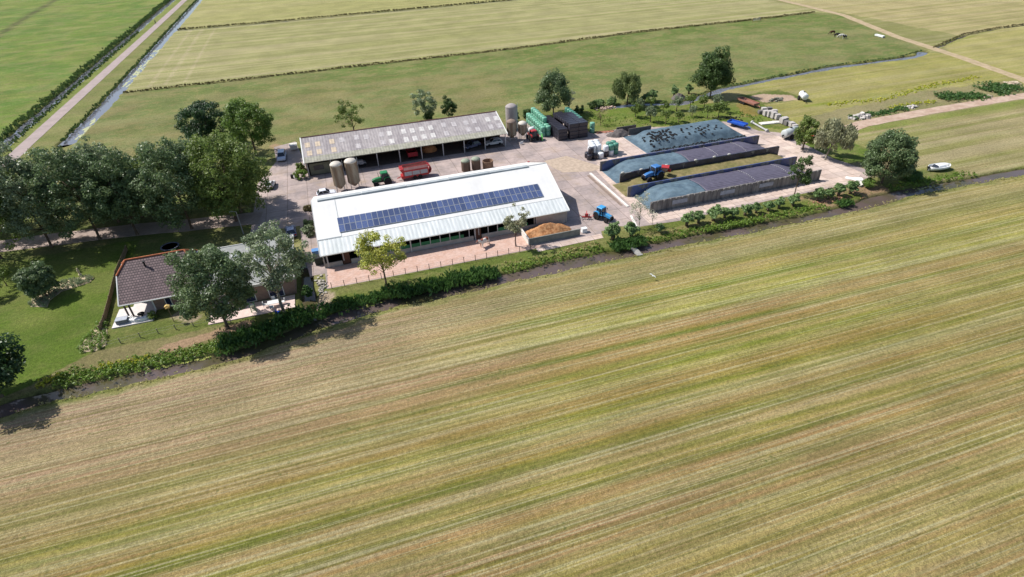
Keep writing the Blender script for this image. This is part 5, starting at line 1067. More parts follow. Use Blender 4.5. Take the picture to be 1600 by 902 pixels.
# street lamp
t = thing("street_lamp", "grey street lamp between the driveway trees and the flat roofed annex", "lamp", (-19.8, 104.6, .0)); lh = height(-19.8, 104.6, 331); mb = MB(); mb.tube((0, 0, 0), (0, 0, lh), .09, .05, n=8); mb.build("pole", steel, t); mb = MB(); mb.tube((0, 0, lh), (-.7, .1, lh + .1), .04, n=6); mb.box(-1.2, -.1, lh + .03, -.6, .25, lh + .18); mb.build("lamp_head", mat("lamp_head_grey", (190, 192, 190), .5), t)
# garden things
t = thing("trampoline", "round trampoline with a blue rim in the shade behind the farmhouse", "trampoline", (*at(267, 389), 0)); MB().add([((1.3 if j < 2 else 1.55) * math.cos(6.2832 * i / 28), (1.3 if j < 2 else 1.55) * math.sin(6.2832 * i / 28), .5 + .07 * (j in (1, 2))) for i in range(28) for j in range(4)], [(i * 4 + j, ((i + 1) % 28) * 4 + j, ((i + 1) % 28) * 4 + (j + 1) % 4, i * 4 + (j + 1) % 4) for i in range(28) for j in range(4)]).build("rim_pad", mat("blue_pad", (92, 98, 112), .6), t); MB().lathe([(1.31, .5), (.01, .5)], n=28).build("jump_mat", mat('jump_mat_cloth', (74, 80, 96), .9, .1, .05), t)
mb = MB(); [mb.tube((math.cos(a) * 1.4, math.sin(a) * 1.4, 0), (math.cos(a) * 1.4, math.sin(a) * 1.4, .5), .04, n=6) for a in np.arange(0, 6.2, 1.05)]; mb.build("leg", steel, t)
t = thing("bird_table", "wooden bird table on a thin pole below the farmhouse wall", "bird table", (*at(272, 503), 0)); mb = MB(); mb.tube((0, 0, 0), (0, 0, 2.5), .05, n=6); mb.build("pole", wood, t); mb = MB(); mb.box(-.3, -.2, 2.5, .3, .2, 2.56); mb.prism([(-.35, 2.85), (0, 3.05), (.35, 2.85)], -.25, .25); [mb.box(x - .03, y - .03, 2.56, x + .03, y + .03, 2.86) for x in (-.22, .22) for y in (-.14, .14)]; mb.build("feeder_house", mat("yellow_wood", (210, 178, 112), .8), t)
t = thing("garden_sofa", "curved white garden sofa with dark cushions on the veranda terrace", "sofa", (-32.8, 82.6, .16)); mb = MB()
for k in range(9): a = math.pi * (1.05 + .1 * k); mb.box(math.cos(a) * 1.6 - .35, math.sin(a) * 1.1 - .3, 0, math.cos(a) * 1.6 + .35, math.sin(a) * 1.1 + .3, .42, rz=a)
mb.build("seat", boatw, t, bevel=.05); mb = MB(); mb.lathe([(.45, .35), (.5, .5), (.1, .52)], n=16); mb.tube((0, 0, 0), (0, 0, .35), .1); mb.build("coffee_table", blk, t)
t = thing("storage_box", "grey storage box at the left corner of the veranda terrace", "box", (*at(193, 505), .16), 0); mb = MB(); mb.box(-.75, -.5, 0, .75, .5, .62); mb.build("box_body", mat("grey_box", (118, 122, 128), .6), t, bevel=.03); mb = MB(); mb.box(-.8, -.55, .62, .8, .55, .7); mb.build("lid", mat("grey_lid", (176, 182, 192), .5), t)
t = thing("slide", "small white and green children's slide on the pink terrace", "slide", (-16.9, 78.1, .12), R(-80)); mb = MB(); mb.prism([(-.9, .1), (-.2, .9), (.3, 1.3), (.5, 1.3), (.5, 1.22), (.32, 1.22), (-.15, .82), (-.85, .03)], -.3, .3); mb.build("chute", mat("pale_slide", (212, 224, 206), .4), t); mb = MB(); [mb.tube((.5, y, 0), (.4, y, 1.7), .05) for y in (-.32, .32)]; [mb.tube((.48, -.32, z), (.48, .32, z), .04) for z in (.3, .6, .9)]; mb.build("ladder", mat("green_plastic", (66, 156, 92), .4), t)
t = thing("patio_table", "pale patio table with chairs round it on the pink terrace under the tree", "table", (-13.9, 78.2, .12)); mb = MB(); mb.box(-.9, -.5, .7, .9, .5, .76); mb.build("table_top", boatw, t); mb = MB(); [mb.tube((x, y, 0), (x, y, .7), .04) for x in (-.75, .75) for y in (-.4, .4)]; mb.build("leg", steel, t)
for i, (x, y, a) in enumerate(((-15.2, 78.4, 0), (-12.6, 78.3, 180), (-14.2, 77.3, 90), (-14.0, 79.3, -90))):
    t = thing("patio_chair", ["pale patio chair at the left end of the patio table", "pale patio chair at the right end of the patio table", "pale patio chair on the ditch side of the patio table", "pale patio chair on the house side of the patio table"][i], "chair", (x, y, .12), R(a), "patio chairs"); mb = MB(); mb.box(-.25, -.25, .42, .25, .25, .47); mb.build("seat", boatw, t); mb = MB(); mb.box(-.28, -.25, .45, -.22, .25, .95); mb.build("backrest", boatw, t); mb = MB(); [mb.tube((u, v, 0), (u, v, .43), .025, n=5) for u in (-.22, .22) for v in (-.22, .22)]; mb.build("leg", boatw, t)
t = thing("toy_scooter", "bright blue toy on the ground below the pink terrace", "toy", (-13.4, 76.0, 0)); mb = MB(); mb.box(-.35, -.2, .15, .35, .2, .45); mb.prism([(-.35, .45), (.0, .45), (-.3, .8)], -.15, .15); mb.build("toy_body", paint("toy_blue", (30, 70, 200)), t); wheel(t, -.3, .22, .15, .08); wheel(t, .3, .22, .15, .08); wheel(t, -.3, -.22, .15, .08); wheel(t, .3, -.22, .15, .08)
t = thing("blue_container", "light blue container beside a dark bin at the barn's left front corner", "container", (-7.3, 91.6, .02)); mb = MB(); mb.box(-.55, -.5, 0, .55, .5, 1.0); mb.build("container_body", paint("container_blue", (92, 140, 196), .5), t, bevel=.04); mb = MB(); mb.box(-.6, -.55, 1.0, .6, .55, 1.08); mb.build("lid", paint("container_blue", (92, 140, 196)), t)
t = thing("dark_bin", "dark green bin against the left wall of the white barn", "bin", (-6.9, 88.6, .02)); mb = MB(); mb.frus((-.6, -.6, .6, .6), (-.7, -.7, .7, .7), 0, 1.3); mb.build("bin_body", mat("dark_green_bin", (54, 62, 56), .6), t); mb = MB(); mb.box(-.72, -.72, 1.3, .72, .72, 1.4); mb.build("lid", blk, t)
t = thing("statue", "pale small statue at the end of the planted garden strip", "statue", (*at(126, 431), 0)); MB().lathe([(.25, 0), (.28, .3), (.12, .35), (.2, .8), (.22, 1.1), (.08, 1.2), (.14, 1.35), (.05, 1.5)], n=10).build("figure", mat("cream_stone", (212, 198, 160), .8), t, smooth=True)
t = thing("white_sign", "small white sign board standing on the yard below the red tractor", "sign", (*at(815, 226), .02), R(20)); mb = MB(); mb.box(-.5, -.04, .15, .5, .04, .75); mb.build("board", boatw, t); mb = MB(); [mb.tube((x, 0, 0), (x, 0, .2), .03, n=5) for x in (-.4, .4)]; mb.build("leg", steel, t)
t = thing("sprayer", "white tank sprayer parked behind the tapered silo", "sprayer", (47.0, 133.6, .02), R(30)); MB().lathe([(.3, -.8), (.6, -.7), (.65, 0), (.6, .7), (.3, .8)], (0, 0, 1.1), 16, 'X').build("spray_tank", boatw, t, smooth=True); mb = MB(); mb.box(-1.2, -.5, .4, 1.0, .5, .6); mb.tube((-1.2, -1.4, .9), (-1.2, 1.4, .9), .05); mb.build("frame", blk, t); [wheel(t, 0, s * .7, .42, .22) for s in (-1, 1)]
t = thing("roller", "lime green implement at the foot of the mint green bales", "implement", (*at(847, 219), .02), R(75)); mb = MB(); mb.box(-.9, -.12, .2, .9, .12, 1.0); mb.tube((-.9, 0, .9), (.2, 0, 1.5), .08); mb.build("frame", paint("lime_paint", (92, 196, 84)), t); mb = MB(); mb.lathe([(.25, -.7), (.3, -.6), (.3, .6), (.25, .7)], (0, .3, .3), 12, 'X'); mb.build("drum", blk, t)
t = thing("wooden_pallets", "loose reddish pallets and pipes beside the lone pair of green bales", "pallets", (*at(945, 207), .02), R(-8)); mb = MB()
for k in range(5): mb.box(-2.2 + k * .9, -.6 + .2 * (k % 2), 0, -1.5 + k * .9, .5, .12, rz=.2 * k)
mb.tube((-2.4, .9, .1), (2.6, .4, .1), .08); mb.build("pallet", mat("red_wood", (170, 120, 100), .9, .1, .15), t)
t = thing("gas_bottle", "small dark barrel at the planted corner left of the shed", "barrel", (*at(457, 279), .02)); MB().lathe([(.3, 0), (.3, .85), (.2, .9)], n=14).build("barrel_body", blk, t)
t = thing("white_drum", "white round drum beside the bushes at the left end of the shed", "drum", (*at(464, 280), .02)); MB().lathe([(.5, 0), (.55, .5), (.5, 1.0), (.3, 1.1)], n=16).build("drum_body", boatw, t, smooth=True)
t = thing("feed_box", "white box on legs behind the fence left of the shed", "box", (*at(460, 234), 0)); mb = MB(); mb.box(-.8, -.9, .3, .8, .9, 1.3); mb.build("box_body", kerbm, t); mb = MB(); mb.box(-.9, -1.0, 1.3, .9, 1.0, 1.38); mb.build("lid", kerbm, t)
t = thing("red_post", "short red gas pump behind the barn ridge near the domed tanks", "post", (39.0, 113.2, .02)); mb = MB(); mb.box(-.2, -.2, 0, .2, .2, 1.5); mb.build("post_body", red, t, bevel=.03)
# cyclist on the road, far away
t = thing("bicycle", "dark bicycle under the rider on the far left road", "bicycle", (*at(243.5, 37.5), .05), R(80)); mb = MB()
for x in (-.52, .52):
    for i in range(16): a, b_ = 2 * math.pi * i / 16, 2 * math.pi * (i + 1) / 16; mb.tube((x + .33 * math.cos(a), 0, .35 + .33 * math.sin(a)), (x + .33 * math.cos(b_), 0, .35 + .33 * math.sin(b_)), .03, n=4, caps=False)
mb.build("wheels", rubber, t); mb = MB(); [mb.tube(a, b_, .025, n=5) for a, b_ in (((-.52, 0, .35), (-.15, 0, .9)), ((-.15, 0, .9), (.4, 0, .9)), ((-.1, 0, .35), (.4, 0, .85)), ((-.52, 0, .35), (-.1, 0, .35)), ((.52, 0, .35), (.38, 0, 1.05)), ((.3, -.25, 1.05), (.3, .25, 1.05)), ((-.1, 0, .35), (-.15, 0, .95)))]; mb.build("frame", blk, t)
P = [(-.12, 0, 1.02), (-.05, 0, 1.3), (.05, 0, 1.52), (.1, 0, 1.62), (.14, 0, 1.74)]; E_ = [(0, 1), (1, 2), (2, 3), (3, 4)]; Rr = [.15, .15, .17, .06, .11]
for s in (-1, 1):
    o = len(P); P += [(.07, s * .2, 1.48), (.2, s * .24, 1.25), (.32, s * .22, 1.08)]; Rr += [.06, .045, .035]; E_ += [(2, o), (o, o + 1), (o + 1, o + 2)]
    o = len(P); P += [(-.1, s * .12, .95), (.22, s * .13, .75 + .1 * s), (.02, s * .13, .38 + .1 * s), (.16, s * .13, .33 + .1 * s)]; Rr += [.1, .07, .05, .04]; E_ += [(0, o), (o, o + 1), (o + 1, o + 2), (o + 2, o + 3)]
pr_ = skin("person", P, E_, Rr, mat("dark_clothes", (52, 54, 62), .8)); pr_.location = (*at(243.5, 37.5), .05); pr_.rotation_euler = (0, 0, R(80)); tag(pr_, "person in dark clothes cycling along the far left road", "person")
# gulls
def gull(label, px, py, z, c):
    x, y = at(px, py, z); mb = MB(); mb.lathe([(.02, -.28), (.08, -.15), (.11, 0), (.08, .18), (.02, .3)], n=8, axis='X')
    for s in (-1, 1): mb.add([(.1, 0, .02), (-.12, 0, .02), (-.1, s * .35, .16), (.12, s * .35, .16), (-.12, s * .75, .05), (.0, s * .75, .05), (.1, 0, -.01), (-.12, 0, -.01), (-.1, s * .35, .13), (.12, s * .35, .13)], [(0, 1, 2, 3), (3, 2, 4, 5), (7, 6, 9, 8), (8, 9, 5, 4), (0, 3, 9, 6), (1, 7, 8, 2)])
    o = mb.build("bird", mat("bird_%d" % c[0], c, .8, .2, .1)); o.location = (x, y, z); o.rotation_euler = (.3, 0, .6); o.scale = (.75,) * 3; tag(o, label, "bird")
gull("white bird flying low over the mown meadow near the ditch", 1020, 431, .8, (236, 238, 238)); 
o = MB(); 
# ================================================================== VEGETATION
def leafmat(name, c, c2=None, rough=.5, trans=.34, spec=.35):
    m = bpy.data.materials.new(name); m.use_nodes = True; nt = m.node_tree; N = nt.nodes; L = nt.links; b = N["Principled BSDF"]; out = N["Material Output"]
    b.inputs["Roughness"].default_value = rough; b.inputs["Specular IOR Level"].default_value = spec
    a = N.new("ShaderNodeVertexColor"); a.layer_name = "leaf"; s = N.new("ShaderNodeSeparateColor"); L.new(a.outputs[0], s.inputs[0])
    mx = N.new("ShaderNodeMix"); mx.data_type = 'RGBA'; mx.inputs[6].default_value = (*lin(c, K * 1.18), 1); mx.inputs[7].default_value = (*lin(c2 or c, K * 1.18), 1); L.new(s.outputs[1], mx.inputs[0])
    sc = N.new("ShaderNodeVectorMath"); sc.operation = 'SCALE'; L.new(mx.outputs[2], sc.inputs[0]); L.new(s.outputs[0], sc.inputs["Scale"]); L.new(sc.outputs[0], b.inputs["Base Color"])
    t = N.new("ShaderNodeBsdfTranslucent"); L.new(sc.outputs[0], t.inputs[0]); ms = N.new("ShaderNodeMixShader"); ms.inputs[0].default_value = trans
    L.new(b.outputs[0], ms.inputs[1]); L.new(t.outputs[0], ms.inputs[2]); L.new(ms.outputs[0], out.inputs[0]); return m
def leaves(C, Rr, per, size, seed, droop=0.0, tone=None, elong=1.0):
    """leaf quads scattered on small clumps: C (n,3) centres, Rr (n) radii"""
    r = np.random.RandomState(seed); n = len(C); k = np.maximum(1, (per * (Rr / Rr.mean()) ** 1.6).astype(int)); idx = np.repeat(np.arange(n), k); m = len(idx)
    d = r.normal(size=(m, 3)); d /= np.linalg.norm(d, axis=1)[:, None]; rad = Rr[idx] * r.uniform(.55, 1.12, m); d2 = d.copy(); d2[:, 2] *= .82
    P = C[idx] + d2 * rad[:, None]; P[:, 2] -= droop * r.uniform(0, 1, m)
    nrm = d * .85 + r.normal(size=(m, 3)) * .55 + np.array([0, 0, .35]); nrm /= np.linalg.norm(nrm, axis=1)[:, None]
    t = np.cross(nrm, r.normal(size=(m, 3))); t /= np.linalg.norm(t, axis=1)[:, None] + 1e-9; bt = np.cross(nrm, t)
    if elong != 1.0:
        t = t * .5 + np.array([0, 0, -1.0]) * .7; t /= np.linalg.norm(t, axis=1)[:, None]; bt = np.cross(t, nrm); bt /= np.linalg.norm(bt, axis=1)[:, None] + 1e-9
    s = size * r.uniform(.6, 1.35, m)[:, None]
    V = np.stack([P - t * s * elong, P + bt * s * .62, P + t * s * elong * r.uniform(.7, 1.1, m)[:, None], P - bt * s * .62], 1).reshape(-1, 3)
    F = np.arange(m * 4).reshape(m, 4)
    ct = r.uniform(.82, 1.18, n)[idx] * r.uniform(.78, 1.25, m); mixv = np.clip(r.uniform(0, 1, n)[idx] * .7 + r.uniform(-.2, .3, m), 0, 1)
    colr = np.stack([ct, mixv, mixv, np.ones(m)], 1).repeat(4, 0)
    return V, F, colr
def clumps(seed, rx, ry, rz, zc, n, cr, hollow=.55, jitter=.18, cone=0.0, gaps=0.0):
    """clump centres through a crown of uneven outline"""
    r = np.random.RandomState(seed); d = r.normal(size=(n * 2, 3)); d /= np.linalg.norm(d, axis=1)[:, None]; d = d[d[:, 2] > -.72][:n]; n = len(d)
    lob = 1 + jitter * (np.sin(d[:, 0] * 3.1 + seed) * np.cos(d[:, 1] * 2.7 + seed * 1.7) + .7 * np.sin(d[:, 2] * 5 + seed * 2 + d[:, 0] * 4)) + r.uniform(-jitter, jitter, n) * .8
    rad = r.uniform(hollow, 1.0, n) ** .6 * lob
    P = d * rad[:, None] * np.array([rx, ry, rz]); 
    if cone: k = 1 - cone * (P[:, 2] + rz) / (2 * rz); P[:, 0] *= k; P[:, 1] *= k
    P[:, 2] += zc
    if gaps: keep = vnoise(P[:, 0] / 1.7 + 50, P[:, 1] / 1.7 + P[:, 2] / 1.5 + 50, seed) > gaps; P = P[keep]
    return P, cr * r.uniform(.65, 1.3, len(P))
bark = mat("bark", (112, 98, 84), .95, .1, .2, 3, .4, 8, stretch=(1, 1, .3)); greybark = mat("grey_bark", (150, 142, 130), .95, .1, .15, 3, .3, 8, stretch=(1, 1, .3))
def trunk(parent, h, r, P, seed, m_=bark, branches=9, lean=(0, 0), split=.35, thin=1.0):
    rr = random.Random(seed); mb = MB(); pts = [Vector((0, 0, -.15))]; n = 5; top = Vector((lean[0], lean[1], h))
    for i in range(1, n + 1): f = i / n; pts.append(Vector((lean[0] * f ** 1.5 + rr.uniform(-.08, .08) * h * .12, lean[1] * f ** 1.5 + rr.uniform(-.08, .08) * h * .12, h * f)))
    mb.tube((pts[0].x, pts[0].y, -.2), (pts[0].x, pts[0].y, .35), r * 1.5, r * 1.02, n=10)
    for i in range(n): f0, f1 = i / n, (i + 1) / n; mb.tube(pts[i], pts[i + 1], r * (1 - f0 * .72), r * (1 - f1 * .72), n=9)
    idx = rr.sample(range(len(P)), min(branches, len(P)))
    for i in idx:
        q = Vector(P[i]); f = min(.98, max(split, (q.z - .25 * h) / h * rr.uniform(.6, .9))); k = f * n; a = pts[int(k)].lerp(pts[min(n, int(k) + 1)], k - int(k)); mid = a.lerp(q, .5) + Vector((rr.uniform(-.3, .3), rr.uniform(-.3, .3), rr.uniform(.0, .5)))
        rb = r * .42 * (1 - f * .5) * thin; mb.tube(a, mid, rb, rb * .6, n=6); mb.tube(mid, q, rb * .6, rb * .2, n=5)
        for _ in range(2): q2 = q + Vector((rr.uniform(-1, 1), rr.uniform(-1, 1), rr.uniform(-.3, .8))) * .9; mb.tube(mid.lerp(q, .5), q2, rb * .35, rb * .12, n=4)
    return mb.build("trunk", m_, parent, smooth=True)
LM = dict(
    dark=leafmat("leaf_dark_green", (88, 110, 58), (66, 90, 48)), grey=leafmat("leaf_grey_green", (138, 150, 116), (106, 124, 88), .45), bluegreen=leafmat("leaf_cool_green", (112, 130, 88), (86, 108, 70), .45),
    olive=leafmat("leaf_olive", (118, 134, 66), (92, 114, 52)), yellow=leafmat("leaf_yellow_green", (182, 180, 84), (142, 154, 68), .5, .3), bright=leafmat("leaf_bright_green", (108, 132, 58), (84, 112, 48)),
    deep=leafmat("leaf_deep_green", (66, 92, 56), (52, 78, 46), .45), silver=leafmat("leaf_silver_green", (160, 160, 128), (128, 132, 96), .5, .25), willow=leafmat("leaf_willow", (126, 138, 86), (100, 116, 68), .5, .25), pale=leafmat("leaf_pale", (196, 196, 176), (160, 164, 138)),
    reed=leafmat("leaf_reed", (84, 116, 56), (62, 94, 48)), weed=leafmat("leaf_weed", (118, 142, 56), (92, 122, 46)), yflower=leafmat("leaf_yellow_flower", (190, 186, 56), (140, 156, 56)), pollard=leafmat("leaf_pollard", (122, 146, 92), (98, 126, 72), .5, .25), drygrass=leafmat("leaf_dry_grass", (176, 164, 112), (140, 140, 78)), brownweed=leafmat("leaf_brown_weed", (120, 108, 72), (88, 88, 52)))
sd = [100]
def tree(label, cat, base, top_px, wid, m_, crown_low=.3, name="tree", n=70, per=105, leaf=.2, cr=None, tr=.2, group=None, gaps=0, cone=0, jitter=.18, lean=(0, 0), bk=bark, branches=9, world=False, h=None, droop=0, elong=1.0, hollow=.55, split=.35, thin=1.0, squash=1.0, loc2=None):
    """tree standing on the ground; height from the row its top reaches, crown width in metres"""
    sd[0] += 1; X, Y = base if world else at(*base); H_ = h or height(X, Y, top_px)
    t = thing(name, label, cat, (X, Y, 0), 0, group); rx = wid / 2; cl = H_ * crown_low; rz = (H_ - cl) / 2; cr = cr or max(.35, rx * .24)
    P, Rr = clumps(sd[0], rx - cr * .6, (rx - cr * .6) * squash, max(.3, rz - cr * .5), cl + rz, n, cr, hollow, jitter, cone, gaps)
    P[:, 0] += lean[0]; P[:, 1] += lean[1]
    trunk(t, cl + rz * 1.1, tr, P, sd[0], bk, branches, lean, split, thin)
    V, F, c = leaves(P, Rr, per, leaf, sd[0], droop, elong=elong); npmesh("crown", V, F, m_, t, colr={"leaf": c}); return t
AV = "tall trees lining the driveway"
def dw(label, base, top, wid, m_, **k): return tree(label, "tree", base, top, wid, m_, name="deciduous_tree", group=AV, **{**dict(n=250, per=76, leaf=.2, tr=.24, crown_low=.02, branches=16, cr=.95, jitter=.13), **k})
dw("olive green tree at the far left edge, leftmost beside the driveway", (2, 404), 248, 13, LM['olive'], gaps=.22)
dw("large olive tree beyond the driveway cut by the left edge of the photo", (-74, 128), None, 13, LM['olive'], world=True, h=13)
dw("large grey green tree second in the driveway row with a broad pale crown", (81, 386), 234, 11.5, LM['grey'])
dw("dark tree behind the broad pale one with its top nearest the road", (156, 374), 224, 13, LM['bluegreen'])
dw("grey green tree in the middle of the driveway row", (-43.5, 119.3), 229, 10, LM['grey'], world=True, h=15.2, gaps=.1)
dw("green tree right of the middle of the driveway row with a rounded top", (300, 358), 219, 13.5, LM['bluegreen'], gaps=.08)
dw("grey green tree standing on the lawn side of the driveway between two darker ones", (215, 367), 232, 12, LM['bluegreen'])
dw("low leafy tree between the two green trees of the driveway row", (-39.5, 120), 250, 9.5, LM['olive'], world=True, h=11, gaps=.1)
dw("bright olive green tree at the yard end of the driveway row", (370, 346), 206, 14, LM['olive'], n=300)
dw("smaller olive tree leaning over the yard at the right end of the driveway row", (-19.4, 118.5), 250, 8, LM['olive'], world=True, h=12, n=80, gaps=.1)
dw("thin dark trunked tree right of the leftmost one beside the driveway", (-65.0, 122), 250, 9, LM['olive'], world=True, h=12, n=70, gaps=.3)
dw("dark tree whose shaded crown hides behind the tall driveway trees", (-51.5, 124.5), 240, 11, LM['bluegreen'], world=True, h=14, n=110)
for nm_, x_, y_, w_, h_, m__ in (("dusky tree filling the gap behind the second and third driveway trees", -62, 124, 10.5, 13.5, 'olive'), ("dusky tree behind the middle of the driveway row, its crown merging with its neighbours", -46.5, 124, 10.5, 12.8, 'bluegreen'), ("leafy tree behind the gap right of the middle of the driveway row", -36, 121.5, 10, 12.5, 'olive'), ("leafy tree behind the bright olive one at the yard end of the driveway", -28.5, 122.5, 10.5, 14, 'bluegreen'), ("low green tree reaching over the yard corner right of the bright olive one", -20.8, 114.5, 8.0, 10.5, 'olive')):
    dw(nm_, (x_, y_), None, w_, LM[m__], world=True, h=h_, n=180)
tree("very dark round tree standing behind the driveway row", "tree", (-30.0, 157.5), 160, 12.5, LM['deep'], world=True, h=11.2, n=110, per=130, leaf=.22, cr=1.1, crown_low=.1, name="deciduous_tree", tr=.25)
tree("bright green tree at the back left corner of the yard beside the parked van", "tree", (-19.2, 146.5), 157, 12, LM['bright'], world=True, h=13.6, n=120, per=130, leaf=.22, cr=1.1, crown_low=.12, name="deciduous_tree", tr=.25, gaps=.12)
# trees round the house
tree("dense grey green tree right in front of the farmhouse", "tree", (-20.3, 75.0), 385, 10.6, LM['bluegreen'], world=True, h=13.6, n=150, per=150, leaf=.17, cr=.95, crown_low=.16, name="deciduous_tree", tr=.24, jitter=.12)
tree("airy grey green tree with visible branches in front of the flat roofed annex", "tree", (-12.6, 76.2), 358, 10.6, LM['grey'], world=True, h=14.0, n=110, per=110, leaf=.17, cr=.85, crown_low=.26, name="deciduous_tree", tr=.24, gaps=.3, branches=26, thin=1.3, bk=greybark)
tree("very dark tree at the lower left corner of the photo beside the ditch", "tree", at(3, 620), 530, 9.6, LM['deep'], world=True, n=90, per=150, leaf=.2, cr=.9, crown_low=.1, name="deciduous_tree", h=8.8)
tree("dark ball shaped tree on the lawn above the planted strip", "tree", (-48.6, 94.4), 410, 5.6, LM['bluegreen'], world=True, h=5.9, n=110, per=150, leaf=.15, cr=.6, crown_low=.06, name="ball_tree", jitter=.05, tr=.14)
tree("small thin tree on the lawn at the left edge left of the ball shaped tree", "tree", (11, 447), 418, 3.0, LM['olive'], n=26, per=40, leaf=.14, cr=.45, crown_low=.35, name="young_tree", gaps=.3, tr=.08)
tree("small lawn tree cut off by the left edge below the thin one", "tree", (-6, 466), 436, 3.2, LM['olive'], n=30, per=50, leaf=.14, cr=.45, crown_low=.3, name="young_tree", tr=.08)
# trees around the barn
tree("yellow green tree in front of the white barn's left half", "tree", (604, 447), 359, 7.8, LM['yellow'], n=80, per=85, leaf=.15, cr=.72, crown_low=.3, name="deciduous_tree", gaps=.3, branches=18, tr=.17)
tree("slender grey leaved tree in front of the barn's right half near the cow", "tree", (806, 385), 319, 4.3, LM['silver'], n=46, per=70, leaf=.13, cr=.5, crown_low=.3, name="birch", gaps=.25, tr=.13, branches=10, bk=mat("birch_bark", (120, 100, 92), .8))
tree("sparse olive tree behind the left part of the machine shed", "tree", (4.7, 150.5), 150, 8.6, LM['olive'], world=True, h=9.3, n=60, per=60, leaf=.2, cr=.75, crown_low=.12, name="deciduous_tree", gaps=.36, branches=16)
tree("vase shaped grey green tree behind the middle of the machine shed", "tree", (667, 190), 139, 6.8, LM['grey'], n=64, per=70, leaf=.18, cr=.7, crown_low=.15, name="deciduous_tree", gaps=.2, cone=-.3)
tree("small dense bush at the foot of the vase shaped tree behind the shed", "bush", (670, 190), 174, 3.0, LM['dark'], n=24, per=80, leaf=.15, cr=.5, crown_low=.02, name="bush", tr=.07)
tree("small rounded dark green tree just right of the vase shaped one", "tree", (702, 187), 154, 4.6, LM['dark'], n=44, per=90, leaf=.17, cr=.55, crown_low=.12, name="deciduous_tree", tr=.12)
tree("large dark grey green tree behind the black bale stack", "tree", (57.4, 145.2), 107, 9.6, LM['bluegreen'], world=True, h=11.4, n=150, per=120, leaf=.19, cr=.95, crown_low=.05, name="deciduous_tree", gaps=.12)
tree("thin pale nearly bare tree right of the big tree behind the bales", "tree", (889, 175), 138, 3.6, LM['pale'], n=20, per=22, leaf=.14, cr=.5, crown_low=.2, name="sparse_tree", gaps=.2, branches=14, bk=greybark)
tree("drooping dark willow like tree at the left end of the orchard", "tree", (980, 163), 111, 8.0, LM['willow'], n=120, per=110, leaf=.17, cr=.75, crown_low=.12, name="weeping_tree", droop=1.1, elong=1.8, gaps=.22, branches=14)
tree("tall bright green tree at the right end of the orchard", "tree", (104.2, 141.8), 81, 9.8, LM['dark'], world=True, h=12.8, n=170, per=130, leaf=.21, cr=1.05, crown_low=.04, name="deciduous_tree", gaps=.1, jitter=.24)
tree("young tree with open crown in front of the bunker wall's right end", "tree", (1241, 305), 244, 4.1, LM['dark'], n=52, per=70, leaf=.15, cr=.5, crown_low=.24, name="deciduous_tree", gaps=.25, tr=.12)
tree("narrow ivy covered tree between the slurry tanker and the big willow", "tree", (1254, 234), 181, 4.6, LM['olive'], n=70, per=90, leaf=.17, cr=.6, crown_low=.03, name="ivy_tree", tr=.2)
tree("grey leaning willow with feathery branches right of the ivy covered tree", "tree", (1289, 250), 186, 8.6, LM['silver'], n=80, per=95, leaf=.16, cr=.72, crown_low=.25, name="willow", droop=1.0, elong=2.0, gaps=.2, lean=(1.4, -.3), branches=18, bk=greybark)
tree("big dense round tree at the ditch bend on the right", "tree", (101.0, 78.6), 211, 9.6, LM['bluegreen'], world=True, h=10.6, n=200, per=110, leaf=.18, cr=.85, crown_low=.04, name="deciduous_tree", jitter=.06)
tree("low bright shrub under the left side of the big round tree", "bush", (1358, 294), 279, 2.8, LM['bright'], n=20, per=80, leaf=.14, cr=.5, crown_low=.05, name="bush", tr=.06)
tree("low spreading dark green shrub right of the big round tree", "bush", (1421, 279), 264, 4.6, LM['reed'], n=40, per=80, leaf=.15, cr=.55, crown_low=.0, name="bush", tr=.06)
tree("pale almost bare tree at the corner of the front bunker wall", "tree", (998, 358), 300, 4.6, LM['pale'], n=30, per=24, leaf=.12, cr=.55, crown_low=.25, name="bare_tree", gaps=.2, branches=28, bk=mat("pale_bark", (196, 188, 172), .9), thin=1.1, tr=.09)
tree("thin whitish sapling right of the almost bare tree", "tree", (1019, 352), 326, 2.2, LM['pale'], n=12, per=12, leaf=.1, cr=.35, crown_low=.2, name="bare_sapling", branches=12, bk=mat("pale_bark", (196, 188, 172)), tr=.05)
# pollard willows along the pavement
PW = "pollard willows along the front ditch"
pol = [(957, 375, 2.6), (986, 371.5, 2.3), (1030, 363, 1.5), (1072.6, 353, 2.2), (1091, 349, 2.0), (1114, 345, 2.3), (1131.7, 341, 1.9), (1145.7, 341, 1.7), (1163.6, 337, 1.9), (1181, 333, 1.6), (1199.7, 330, 1.7), (1216.6, 326, 1.7), (1238, 321.5, 1.9), (1276.6, 314, 2.1), (1293.5, 311, 1.8), (1309.5, 306, 2.1), (1328, 303, 2.3)]
names_ = ["bushy willow leftmost in the row beside the light blue tractor", "willow second from the left in the row just above the footbridge", "small dark willow third from the left standing apart before the long row", "willow fourth from the left at the start of the long close row", "willow fifth from the left in the row", "wide willow sixth from the left in the row", "willow seventh from the left in the row", "small willow eighth from the left in the row", "willow ninth from the left in the row", "small willow tenth from the left in the row", "willow eleventh from the left in the row", "willow twelfth from the left in the row", "willow thirteenth from the left just left of the young tree", "dark willow fourteenth from the left just right of the young tree", "willow fifteenth from the left standing on reddish ground", "willow sixteenth from the left standing on reddish ground", "large willow rightmost in the row beside the white sheets"]
protos = []
